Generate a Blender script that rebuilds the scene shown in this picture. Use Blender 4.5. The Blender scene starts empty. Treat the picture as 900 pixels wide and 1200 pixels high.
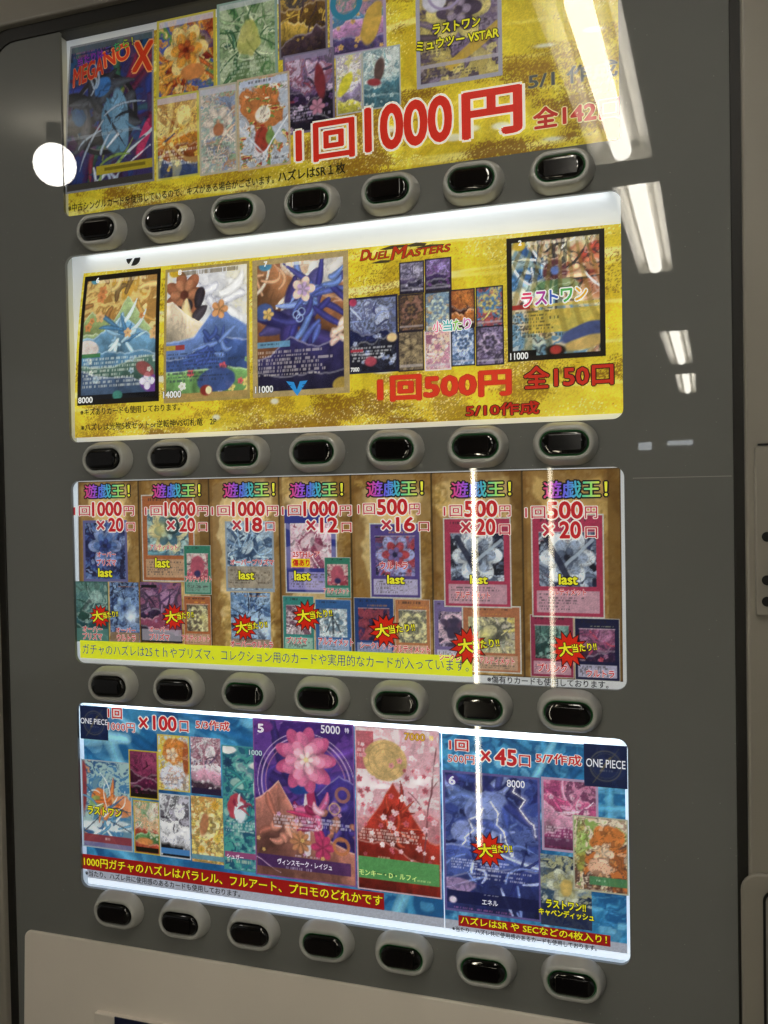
import bpy, math, random
import numpy as np
from mathutils import Matrix, Vector

S = bpy.context.scene
COL = S.collection
# ------------------------------------------------------------------ camera
YAW, PITCH, ROLL = -0.31107, -0.02003, -0.01852
CAM = np.array([0.99635, -1.27863, 1.45])
FPX = 1000.0            # focal length in pixels of the 900 x 1200 photograph
def cam_axes():
    cy, sy, cp, sp = math.cos(YAW), math.sin(YAW), math.cos(PITCH), math.sin(PITCH)
    f = np.array([sy*cp, cy*cp, sp]); r = np.array([cy, -sy, 0.0]); u = np.cross(r, f)
    c, s = math.cos(ROLL), math.sin(ROLL)
    return r*c + u*s, -r*s + u*c, f
RR, UU, FF = cam_axes()
cd = bpy.data.cameras.new('camera'); cam = bpy.data.objects.new('camera', cd); COL.objects.link(cam)
cd.sensor_fit = 'HORIZONTAL'; cd.sensor_width = 36.0; cd.lens = 36.0*FPX/900.0
cd.clip_start = 0.02; cd.clip_end = 60
cam.matrix_world = Matrix(((RR[0], UU[0], -FF[0], CAM[0]), (RR[1], UU[1], -FF[1], CAM[1]), (RR[2], UU[2], -FF[2], CAM[2]), (0, 0, 0, 1)))
S.camera = cam
# ------------------------------------------------------------------ light of the room
wd = bpy.data.worlds.new('World'); S.world = wd; wd.use_nodes = True
wd.node_tree.nodes['Background'].inputs[0].default_value = (0.89, 0.88, 0.82, 1)
wd.node_tree.nodes['Background'].inputs[1].default_value = 0.19
S.view_settings.view_transform = 'Standard'; S.view_settings.look = 'None'
S.view_settings.exposure = 0.0; S.view_settings.gamma = 1.0
S.cycles.use_denoising = True
S.cycles.max_bounces = 8; S.cycles.transparent_max_bounces = 8
S.cycles.caustics_reflective = False; S.cycles.caustics_refractive = False
TUBE = 24.0             # radiance of the ceiling tubes
PRINT = dict(A=0.64, B=0.94, C=0.75, D=0.78)      # how strongly each light box shines through its print
BACK = dict(A=0.30, B=0.42, C=0.42, D=0.80)      # the white diffuser behind it
STRIP = dict(A=0.10, B=0.32, C=0.22, D=0.7)       # the tube hidden along the top of each light box

def at(px, py, y=0.0):
    """where the line of sight through a photograph pixel meets the vertical plane at depth y -> (x, z)"""
    d = FF*FPX + RR*(px - 450) - UU*(py - 600)
    t = (y - CAM[1])/d[1]
    P = CAM + d*t
    return float(P[0]), float(P[2])

# ------------------------------------------------------------------ helpers
def lin(c):
    c = np.asarray(c, dtype=float)
    return np.where(c <= 0.04045, c/12.92, ((c + 0.055)/1.055)**2.4)
def hx(h):
    h = h.lstrip('#')
    if len(h) == 3: h = ''.join(c*2 for c in h)
    return np.array([int(h[i:i+2], 16)/255 for i in (0, 2, 4)])
def tag(o, label=None, cat=None, group=None, kind=None):
    if label: o['label'] = label
    if cat: o['category'] = cat
    if group: o['group'] = group
    if kind: o['kind'] = kind
    return o
def empty(name, loc=(0, 0, 0)):
    o = bpy.data.objects.new(name, None); COL.objects.link(o); o.location = loc; o.empty_display_size = .05
    return o
def link(name, me, mat=None, parent=None):
    o = bpy.data.objects.new(name, me); COL.objects.link(o)
    if mat and not me.materials: me.materials.append(mat)
    if parent is not None:
        o.parent = parent
        if parent.parent is None: o.matrix_parent_inverse = Matrix.Translation(-Vector(parent.location))
    return o
def mesh(name, verts, faces, smooth=False):
    me = bpy.data.meshes.new(name); me.from_pydata(verts, [], faces); me.update()
    if smooth: me.polygons.foreach_set('use_smooth', [True]*len(me.polygons))
    return me
class MB:
    def __init__(s): s.v = []; s.f = []
    def box(s, x0, x1, y0, y1, z0, z1):
        n = len(s.v)
        s.v += [(x, y, z) for x in (x0, x1) for y in (y0, y1) for z in (z0, z1)]
        s.f += [tuple(n+i for i in q) for q in ((0,1,3,2),(4,6,7,5),(0,4,5,1),(2,3,7,6),(0,2,6,4),(1,5,7,3))]
        return s
    def cyl(s, a, b, r, n=16, r2=None):
        a, b = Vector(a), Vector(b); r2 = r if r2 is None else r2
        d = (b-a).normalized(); u = d.orthogonal().normalized(); w = d.cross(u); k = len(s.v)
        for p, q in ((a, r), (b, r2)):
            for i in range(n):
                t = 2*math.pi*i/n; s.v.append(tuple(p + u*q*math.cos(t) + w*q*math.sin(t)))
        for i in range(n):
            j = (i+1) % n; s.f.append((k+i, k+j, k+n+j, k+n+i))
        s.f.append(tuple(k+i for i in reversed(range(n)))); s.f.append(tuple(k+n+i for i in range(n)))
        return s
    def build(s, name, mat, parent=None, bevel=0, smooth=False, seg=2):
        me = mesh(name, s.v, s.f, smooth); o = link(name, me, mat, parent)
        if bevel:
            m = o.modifiers.new('bevel', 'BEVEL'); m.width = bevel; m.segments = seg; m.limit_method = 'ANGLE'
            me.polygons.foreach_set('use_smooth', [True]*len(me.polygons))
            me.set_sharp_from_angle(angle=math.radians(40)) if hasattr(me, 'set_sharp_from_angle') else None
        return o
def rrect(x0, x1, z0, z1, r, n=7):
    """rounded rectangle outline; r may be one radius or (bl, br, tr, tl)"""
    if not isinstance(r, (tuple, list)): r = (r,)*4
    pts = []
    for (cx, cz, a0, q) in ((x0, z0, 180, r[0]), (x1, z0, 270, r[1]), (x1, z1, 0, r[2]), (x0, z1, 90, r[3])):
        if q <= 0: pts.append((cx, cz)); continue
        ox = cx + q if cx == x0 else cx - q; oz = cz + q if cz == z0 else cz - q
        for i in range(n+1):
            t = math.radians(a0 + 90*i/n); pts.append((ox + q*math.cos(t), oz + q*math.sin(t)))
    return pts
def plate(name, outline, holes, y_front, depth, mat, parent=None, bevel=0.0):
    """a sheet standing in the front plane, with holes cut right through"""
    cu = bpy.data.curves.new(name, 'CURVE'); cu.dimensions = '2D'; cu.fill_mode = 'BOTH'
    for k, loop in enumerate([outline] + list(holes)):
        sp = cu.splines.new('POLY'); sp.points.add(len(loop)-1)
        for p, (x, z) in zip(sp.points, loop): p.co = (x, z, 0, 1)
        sp.use_cyclic_u = True
    cu.extrude = depth/2 - bevel; cu.bevel_depth = bevel; cu.bevel_resolution = 2; cu.offset = -bevel
    t = bpy.data.objects.new(name, cu); COL.objects.link(t)
    dg = bpy.context.evaluated_depsgraph_get(); me = bpy.data.meshes.new_from_object(t.evaluated_get(dg))
    bpy.data.objects.remove(t); bpy.data.curves.remove(cu)
    me.transform(Matrix.Translation((0, y_front + depth/2, 0)) @ Matrix.Rotation(math.radians(90), 4, 'X'))
    me.materials.clear(); me.name = name
    return link(name, me, mat, parent)

# ------------------------------------------------------------------ materials
def new_mat(name):
    m = bpy.data.materials.new(name); m.use_nodes = True; nt = m.node_tree
    return m, nt, nt.nodes['Principled BSDF']
def surf(name, color, rough=0.5, noise=0.06, scale=14.0, bump=0.0, bscale=300.0, coat=0.0, rvar=0.0, metal=0.0, spec=0.5):
    m, nt, b = new_mat(name); N = nt.nodes.new; L = nt.links.new
    tc = N('ShaderNodeTexCoord'); nz = N('ShaderNodeTexNoise'); nz.inputs['Scale'].default_value = scale; nz.inputs['Detail'].default_value = 6
    L(tc.outputs['Object'], nz.inputs['Vector'])
    rp = N('ShaderNodeValToRGB'); c = lin(hx(color))
    rp.color_ramp.elements[0].position = .3; rp.color_ramp.elements[1].position = .7
    rp.color_ramp.elements[0].color = (*(c*(1-noise)), 1); rp.color_ramp.elements[1].color = (*np.minimum(c*(1+noise), 1), 1)
    L(nz.outputs['Fac'], rp.inputs['Fac']); L(rp.outputs['Color'], b.inputs['Base Color'])
    b.inputs['Roughness'].default_value = rough; b.inputs['Metallic'].default_value = metal
    b.inputs['Coat Weight'].default_value = coat; b.inputs['Coat Roughness'].default_value = 0.03
    b.inputs['Specular IOR Level'].default_value = spec
    if rvar:
        n2 = N('ShaderNodeTexNoise'); n2.inputs['Scale'].default_value = 5; n2.inputs['Detail'].default_value = 8
        mr = N('ShaderNodeMapRange'); mr.inputs['To Min'].default_value = max(0, rough-rvar); mr.inputs['To Max'].default_value = rough+rvar
        L(tc.outputs['Object'], n2.inputs['Vector']); L(n2.outputs['Fac'], mr.inputs['Value']); L(mr.outputs['Result'], b.inputs['Roughness'])
    if bump:
        n3 = N('ShaderNodeTexNoise'); n3.inputs['Scale'].default_value = bscale; n3.inputs['Detail'].default_value = 3
        bp = N('ShaderNodeBump'); bp.inputs['Strength'].default_value = bump; bp.inputs['Distance'].default_value = 0.001
        L(tc.outputs['Object'], n3.inputs['Vector']); L(n3.outputs['Fac'], bp.inputs['Height']); L(bp.outputs['Normal'], b.inputs['Normal'])
    return m
def glow(name, color, strength, base='ffffff'):
    m, nt, b = new_mat(name)
    b.inputs['Base Color'].default_value = (*lin(hx(base))*.8, 1); b.inputs['Roughness'].default_value = .5
    b.inputs['Emission Color'].default_value = (*lin(hx(color)), 1); b.inputs['Emission Strength'].default_value = strength
    return m
def print_mat(name, e):
    """paper printed in colour and lit from behind by its light box"""
    m, nt, b = new_mat(name); N = nt.nodes.new; L = nt.links.new
    a = N('ShaderNodeAttribute'); a.attribute_name = 'Col'
    tc = N('ShaderNodeTexCoord'); nz = N('ShaderNodeTexNoise'); nz.inputs['Scale'].default_value = 900; nz.inputs['Detail'].default_value = 2
    L(tc.outputs['Object'], nz.inputs['Vector'])
    mr = N('ShaderNodeMapRange'); mr.inputs['To Min'].default_value = .78; mr.inputs['To Max'].default_value = 1.22
    L(nz.outputs['Fac'], mr.inputs['Value'])
    vm = N('ShaderNodeVectorMath'); vm.operation = 'SCALE'
    L(a.outputs['Color'], vm.inputs[0]); L(mr.outputs['Result'], vm.inputs['Scale'])
    L(vm.outputs['Vector'], b.inputs['Base Color']); L(vm.outputs['Vector'], b.inputs['Emission Color'])
    b.inputs['Emission Strength'].default_value = e; b.inputs['Roughness'].default_value = .45
    b.inputs['Specular IOR Level'].default_value = .25
    return m
def pane_mat(name):
    m = bpy.data.materials.new(name); m.use_nodes = True; nt = m.node_tree; nt.nodes.clear(); N = nt.nodes.new; L = nt.links.new
    out = N('ShaderNodeOutputMaterial'); mx = N('ShaderNodeMixShader'); tr = N('ShaderNodeBsdfTransparent'); gl = N('ShaderNodeBsdfGlossy')
    fr = N('ShaderNodeFresnel'); fr.inputs['IOR'].default_value = 1.55
    gl.inputs['Roughness'].default_value = 0.018; tr.inputs['Color'].default_value = (.97, .98, .97, 1)
    L(fr.outputs[0], mx.inputs[0]); L(tr.outputs[0], mx.inputs[1]); L(gl.outputs[0], mx.inputs[2]); L(mx.outputs[0], out.inputs['Surface'])
    return m

M = dict(
    door=surf('smoked_grey_door', '757775', .014, .03, 5),
    thin_line=surf('pale_reflection_line', 'a0a09a', .3),
    frame=surf('beige_painted_steel', '928d84', .36, .04, 6, bump=.10, bscale=420, rvar=.08),
    lower=surf('beige_satin_plastic', 'ece3d9', .30, .04, 4, bump=.05, bscale=260, rvar=.06),
    gap_shade=surf('gap_shade_black', '15130f', .55, .1, 30, bump=.1, bscale=200),
    tray=surf('white_light_box', 'd8dcdf', .5, .02, 8),
    bezel=surf('grey_button_plastic', 'b2b3b0', .24, .04, 40, bump=.06, bscale=900, rvar=.07),
    lens=surf('black_smoked_lens', '060606', .05, .05, 30, coat=.5),
    lens_core=surf('dark_display_window', '0b0708', .12, .1, 60),
    black=surf('black_plastic', '0a0a0a', .4, .1, 30),
    cabinet=surf('cabinet_steel', '8d867a', .4, .05, 6, bump=.08, bscale=300),
    flyer=surf('navy_flyer_paper', '1c2140', .4, .1, 20),
    ceiling=surf('white_ceiling_board', 'b9b4a8', .9, .05, 3, bump=.3, bscale=80),
    wall=surf('cream_wall_paint', '8f887b', .85, .05, 2, bump=.1, bscale=120),
    floor=surf('grey_vinyl_floor', '6e6a62', .35, .12, 3, rvar=.1),
    pan=surf('white_enamel_reflector', 'e6e2d8', .35, .03, 8),
    post=surf('dark_grey_post', '222222', .5, .1, 9),
    tube=glow('fluorescent_tube', 'fffaee', TUBE),
    globe=glow('opal_globe', 'fffaf0', 26.0),
    vtube=glow('vertical_tube', 'fff6da', 38.0),
    vtube2=glow('dim_vertical_tube', 'fff2d4', 16.0),
    vtube_halo=glow('added_halo_glow', 'fff0c8', 5.0),
    vtube2_halo=glow('added_dim_halo_glow', 'fff0c8', 3.0),
    daylight=glow('daylight_pane', 'e6eef5', 6.0),
    green=glow('green_led_ring', '0b5a22', .25, '0a3a18'),
    green_off=surf('unlit_led_ring', '0c140e', .3),
    pane=pane_mat('clear_acrylic'),
)
def dusty(m):
    # sparse pale dust specks and faint wiped smears on the smoked acrylic
    nt = m.node_tree; N = nt.nodes.new; L = nt.links.new; b = nt.nodes['Principled BSDF']
    tc = N('ShaderNodeTexCoord'); v = N('ShaderNodeTexVoronoi'); v.inputs['Scale'].default_value = 55; L(tc.outputs['Object'], v.inputs['Vector'])
    r = N('ShaderNodeValToRGB'); r.color_ramp.elements[0].position = .03; r.color_ramp.elements[0].color = (1, 1, 1, 1); r.color_ramp.elements[1].position = .05; r.color_ramp.elements[1].color = (0, 0, 0, 1)
    L(v.outputs['Distance'], r.inputs['Fac'])
    mx = N('ShaderNodeMix'); mx.data_type = 'RGBA'; old = b.inputs['Base Color'].links[0].from_socket
    ml_ = N('ShaderNodeMath'); ml_.operation = 'MULTIPLY'; ml_.inputs[1].default_value = .30; L(r.outputs['Color'], ml_.inputs[0])
    L(ml_.outputs[0], mx.inputs['Factor']); L(old, mx.inputs['A']); mx.inputs['B'].default_value = (.6, .6, .56, 1); L(mx.outputs['Result'], b.inputs['Base Color'])
    mp = N('ShaderNodeMapping'); mp.inputs['Scale'].default_value = (1.5, 1, 9); mp.inputs['Rotation'].default_value = (0, .5, 0); L(tc.outputs['Object'], mp.inputs['Vector'])
    n = N('ShaderNodeTexNoise'); n.inputs['Scale'].default_value = 2.2; n.inputs['Detail'].default_value = 7; L(mp.outputs['Vector'], n.inputs['Vector'])
    r2 = N('ShaderNodeMapRange'); r2.inputs['From Min'].default_value = .52; r2.inputs['From Max'].default_value = .8; r2.inputs['To Min'].default_value = .012; r2.inputs['To Max'].default_value = .05
    L(n.outputs['Fac'], r2.inputs['Value']); L(r2.outputs['Result'], b.inputs['Roughness'])
dusty(M['door'])
for k in 'ABCD':
    M['print'+k] = print_mat('backlit_print_'+k.lower(), PRINT[k])
    M['back'+k] = glow('lit_diffuser_'+k.lower(), 'dfe8f2', BACK[k])

# ------------------------------------------------------------------ painting of the flat print
rng0 = np.random.RandomState(7)
TAB = rng0.rand(24, 64, 64)
def vnoise(x, y, s):
    t = TAB[s % 24]; xi = np.floor(x).astype(int); yi = np.floor(y).astype(int)
    fx = x - xi; fy = y - yi; fx = fx*fx*(3-2*fx); fy = fy*fy*(3-2*fy)
    a = t[yi % 64, xi % 64]; b = t[yi % 64, (xi+1) % 64]; c = t[(yi+1) % 64, xi % 64]; d = t[(yi+1) % 64, (xi+1) % 64]
    return a*(1-fx)*(1-fy) + b*fx*(1-fy) + c*(1-fx)*fy + d*fx*fy
def fbm(x, y, s, o=4):
    r = 0; a = .5; n = 0
    for k in range(o):
        r = r + a*vnoise(x*2**k + 17.3*k + 3.1*s, y*2**k + 5.7*k + 1.7*s, s+k); n += a; a *= .55
    return r/n
def sst(a, b, x):
    t = np.clip((x-a)/(b-a+1e-9), 0, 1); return t*t*(3-2*t)
def paint(U, V, asp, ops, seed):
    """U, V in 0..1 (V down), asp = height / width; returns sRGB"""
    X = U; Y = V*asp
    img = np.zeros(U.shape + (3,)) + .5
    w1 = fbm(X*3+seed, Y*3, seed) - .5; w2 = fbm(X*3, Y*3+seed, seed+5) - .5
    px = 1.0/max(U.shape[1], 8)
    def over(mask, c): 
        nonlocal img
        img = img*(1-mask[..., None]) + np.asarray(c)*mask[..., None]
    for q, op in enumerate(ops):
        k = op[0]; s = seed + q*3
        if k == 'mix':
            pal = np.array([hx(c) for c in op[1]]); sc = op[2]; al = op[3] if len(op) > 3 else 1
            f = fbm(X*sc + 2.2*w1*sc*.5, Y*sc + 2.2*w2*sc*.5, s, 5); f = np.clip((f-.26)/.48, 0, .999)*(len(pal)-1)
            i = f.astype(int); t = sst(.3, .7, f-i)[..., None]
            over(np.full(U.shape, al), pal[i]*(1-t) + pal[np.minimum(i+1, len(pal)-1)]*t)
        elif k == 'fill': over(np.ones(U.shape), hx(op[1]))
        elif k == 'grad':
            t = V[..., None]; c = hx(op[1])*(1-t) + hx(op[2])*t; over(np.full(U.shape, op[3] if len(op) > 3 else 1), c)
        elif k == 'blob':
            cx, cy, rx, ry, rot, c = op[1:7]; al = op[7] if len(op) > 7 else 1; ro = op[8] if len(op) > 8 else .16
            a = math.radians(rot); dx = X-cx + ro*w1*rx*2.2; dy = Y-cy*asp + ro*w2*ry*asp*2.2
            ex = (dx*math.cos(a)+dy*math.sin(a))/rx; ey = (-dx*math.sin(a)+dy*math.cos(a))/(ry*asp)
            d = np.sqrt(ex*ex+ey*ey); e = px*1.2/min(rx, ry*asp)
            m = (1-sst(1-e, 1+e, d))*al; g = .80 + .42*fbm(X*9, Y*9, s)
            over(m, np.clip(hx(c)*g[..., None], 0, 1))
        elif k == 'line':
            x0, y0, x1, y1, w, c = op[1:7]; al = op[7] if len(op) > 7 else 1
            y0 *= asp; y1 *= asp; L2 = (x1-x0)**2+(y1-y0)**2+1e-9
            t = np.clip(((X-x0)*(x1-x0)+(Y-y0)*(y1-y0))/L2, 0, 1)
            d = np.hypot(X-x0-t*(x1-x0) + .05*w1, Y-y0-t*(y1-y0) + .05*w2)
            over((1-sst(w*.5-px*.6, w*.5+px*.6, d))*al, hx(c))
        elif k == 'ring':
            cx, cy, r, w, c = op[1:6]; al = op[6] if len(op) > 6 else 1
            d = np.abs(np.hypot(X-cx, Y-cy*asp)-r); over((1-sst(w*.5-px*.6, w*.5+px*.6, d))*al, hx(c))
        elif k == 'rays':
            cx, cy, n, c, al = op[1:6]
            an = np.arctan2(Y-cy*asp, X-cx); d = np.hypot(X-cx, Y-cy*asp)
            m = sst(.15, .75, np.sin(an*n + 5*vnoise(an*3+9, d*2, s)))*np.clip(d*6, 0, 1)*np.exp(-d*(op[6] if len(op) > 6 else .8))
            over(m*al, hx(c))
        elif k == 'flare':
            cx, cy, r, c = op[1:5]; d = np.hypot(X-cx, Y-cy*asp); over(np.exp(-(d/r)**2)*(op[5] if len(op) > 5 else 1), hx(c))
        elif k == 'petal':
            cx, cy, r, n, c = op[1:6]; al = op[6] if len(op) > 6 else 1
            an = np.arctan2(Y-cy*asp, X-cx); d = np.hypot(X-cx, Y-cy*asp)
            R = r*(.62+.38*np.abs(np.cos(an*n/2))) + .1*r*w1
            m = 1-sst(R-px, R+px, d); sh = .78 + .3*np.abs(np.cos(an*n/2)) - .15*np.clip(1-d/r*2, 0, 1)
            over(m*al, np.clip(hx(c)*sh[..., None], 0, 1))
        elif k == 'ink':
            sc, c, al = op[1:4]; f = fbm(X*sc+3*w1, Y*sc+3*w2, s, 3); g = np.abs((f*4) % 1 - .5)
            over((1-sst(.02, .10, g))*al, hx(c))
        elif k == 'speck':
            dn, c = op[1:3]; rs = np.random.RandomState(s+11); over((rs.rand(*U.shape) < dn)*.8, hx(c))
        elif k == 'patch':     # hard-edged flakes of colour, like brushwork
            pal = np.array([hx(c) for c in op[1]]); sc, al = op[2:4]
            f = vnoise(X*sc+4*w1, Y*sc+4*w2, s); g = vnoise(X*sc*1.7+9+3*w2, Y*sc*1.7, s+7)
            i = np.minimum((g*len(pal)*1.0).astype(int), len(pal)-1); over(sst(.55, .60, f)*al, pal[i])
        elif k == 'hills':
            yb, am, fr, c = op[1:5]; al = op[5] if len(op) > 5 else 1; sl = op[6] if len(op) > 6 else 0; pk = op[7] if len(op) > 7 else None
            edge = (yb + am*(fbm(X*fr+s*1.3, X*0+s*.7, s, 4)-.5)*2 + sl*(X-.5))*asp
            if pk is not None: edge = edge - np.clip(1-np.abs(X-pk[0])/pk[1], 0, 1)**1.15*pk[2]*asp
            dd = Y-edge; m = sst(-px*.7, px*.7, dd)
            g = 1.12 - .5*np.clip(dd/(.35*asp), 0, 1) + .34*(fbm(X*7+w1*5, Y*3-X*2, s+3, 4)-.5)*2
            over(m*al, np.clip(hx(c)*g[..., None], 0, 1)); over((1-sst(px*.5, px*1.6, np.abs(dd-px)))*al*.35, hx('f4f0e8'))
        elif k == 'bolt':
            x0, y0, x1, y1, w, c = op[1:7]; rs = np.random.RandomState(s+5); P_ = [(x0, y0*asp)]
            for i in range(1, 8): t = i/7; P_.append((x0+(x1-x0)*t+rs.uniform(-.07, .07)*(i < 7), (y0+(y1-y0)*t)*asp+rs.uniform(-.03, .03)))
            dm = np.full(U.shape, 9.0)
            for (ax, ay), (bx_, by_) in zip(P_, P_[1:]):
                ex, ey = bx_-ax, by_-ay; h = np.clip(((X-ax)*ex+(Y-ay)*ey)/(ex*ex+ey*ey), 0, 1); dm = np.minimum(dm, np.hypot(X-ax-h*ex, Y-ay-h*ey))
            over(np.exp(-(dm/(w*3))**2)*.5, hx(c)); over(1-sst(w*.4, w*.8, dm), hx('f4f6ff'))
        elif k == 'scatter':   # many small blossoms
            n, r, c, y0, y1 = op[1:6]; rs = np.random.RandomState(s+23)
            for _ in range(n):
                cx, cy, q = rs.uniform(0, 1), rs.uniform(y0, y1)*asp, r*rs.uniform(.6, 1.3); an = np.arctan2(Y-cy, X-cx)+rs.uniform(0, 6); d = np.hypot(X-cx, Y-cy)
                R = q*(.6+.4*np.abs(np.cos(an*2.5))); cc = hx(c[rs.randint(len(c))]) if isinstance(c, list) else hx(c)
                over((1-sst(R-px*.7, R+px*.7, d))*.9, np.clip(cc*(1.05-.3*np.clip(1-d/q*2.2, 0, 1))[..., None], 0, 1))
        elif k == 'glitter':   # brown glitter drifting in clouds
            c, dn, v0, v1 = op[1:5]; f = fbm(X*9+Y*4, Y*22-X*3, s, 4); rs = np.random.RandomState(s+31)
            m = sst(.50, .68, f)*(v0+(v1-v0)*V); over((rs.rand(*U.shape) < dn*m)*.62 + m*.16, hx(c))
        elif k == 'streaks':   # thin pale curved lines running along the sheet
            f = np.sin((Y*op[1] + .35*fbm(X*1.6, Y*2, s)*op[1]*.3)*6.28 + X*2); g = fbm(X*3, Y*30, s+3)
            over(sst(.9, .99, f)*sst(.4, .6, g)*op[3], hx(op[2]))
        elif k == 'grain':
            img = np.clip(img*(1+op[1]*(np.random.RandomState(s+2).rand(*U.shape)[..., None]-.5)*2), 0, 1)
        elif k == 'strokes':   # tapering curved brush strokes
            pal, n, w = op[1:4]; al = op[4] if len(op) > 4 else .9; rs = np.random.RandomState(s+91); fx, fy = (op[5], op[6]*asp) if len(op) > 5 else (rs.uniform(.25, .75), rs.uniform(.25, .6)*asp); sp = op[7] if len(op) > 7 else 1.0
            for _ in range(n):
                ox, oy = rs.uniform(-.16, .16)*sp, rs.uniform(-.2, .2)*sp
                a = rs.uniform(0, 6.28); r0 = rs.uniform(.02, .25)*sp; r1 = r0+rs.uniform(.15, .6)*sp; b = a+rs.uniform(-.9, .9)
                p0 = np.array([fx+ox+r0*math.cos(a), fy+oy+r0*math.sin(a)]); p2 = np.array([fx+ox+r1*math.cos(b), fy+oy+r1*math.sin(b)]); p1 = (p0+p2)/2+rs.uniform(-.18, .18, 2)*sp
                dm = np.full(U.shape, 9.0)
                qp = None
                for t in np.linspace(0, 1, 11):
                    q = p0*(1-t)**2+2*p1*t*(1-t)+p2*t*t; rad = w*(.25+1.0*math.sin(math.pi*min(1, t*.85+.12)))
                    if qp is not None:
                        e = q-qp; h = np.clip(((X-qp[0])*e[0]+(Y-qp[1])*e[1])/(e@e+1e-12), 0, 1)
                        dm = np.minimum(dm, np.hypot(X-qp[0]-h*e[0], Y-qp[1]-h*e[1])/rad)
                    qp = q
                over((1-sst(.75, 1.1, dm))*al, np.clip(hx(pal[rs.randint(len(pal))])*(.75+.5*(1-np.clip(dm, 0, 1)))[..., None], 0, 1))
        elif k == 'rows':
            x0, y0, x1, y1, n, c, dn = op[1:8]; rs = np.random.RandomState(s+3)
            r = (V-y0)/(y1-y0)*n; ri = np.floor(r).astype(int); inside = (U > x0) & (U < x1) & (r >= 0) & (r < n) & ((r-ri) < .62)
            tab = rs.rand(64, 400); end = .55+.45*rs.rand(64)
            cc = np.clip(((U-x0)*asp*0 + (U-x0)/(px*1.1)), 0, 399).astype(int)
            over((inside & (tab[ri % 64, cc] < dn) & ((U-x0)/(x1-x0) < end[ri % 64]))*.55, hx(c))
        elif k == 'rect':
            x0, y0, x1, y1, c = op[1:6]; al = op[6] if len(op) > 6 else 1
            over(((U >= x0) & (U <= x1) & (V >= y0) & (V <= y1))*al, hx(c))
        elif k == 'frame':
            w, c = op[1:3]; b = op[3] if len(op) > 3 else w
            over(((U < w) | (U > 1-w) | (V*asp < w) | (V*asp > asp-b))*1.0, hx(c))
        elif k == 'mottle':
            sc, am = op[1:3]; img = np.clip(img*(1+am*(fbm(X*sc, Y*sc*(op[3] if len(op) > 3 else 1), s, 5)-.5)[..., None]*2), 0, 1)
        elif k == 'wave':
            sc, c, al = op[1:4]; f = np.sin((Y*sc + 1.6*fbm(X*2.2, Y*5, s)*3)*6.28); over(sst(.8, 1, f)*al, hx(c))
    return img

# curl of the two upper papers: their upper left edge leans inwards
CURL = dict(A=(.020, .16, 1.955, 2.262), B=(.030, .20, 1.56, 1.865), C=(0.004, .05, 1.16, 1.48), D=(0, 1, 0, 1))
def curl(x, z, k):
    a, L, z0, z1 = CURL[k]; t = np.clip((z-z0)/(z1-z0), 0, 1.2); return x + a*np.exp(-np.maximum(x, 0)/L)*t*t

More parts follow.
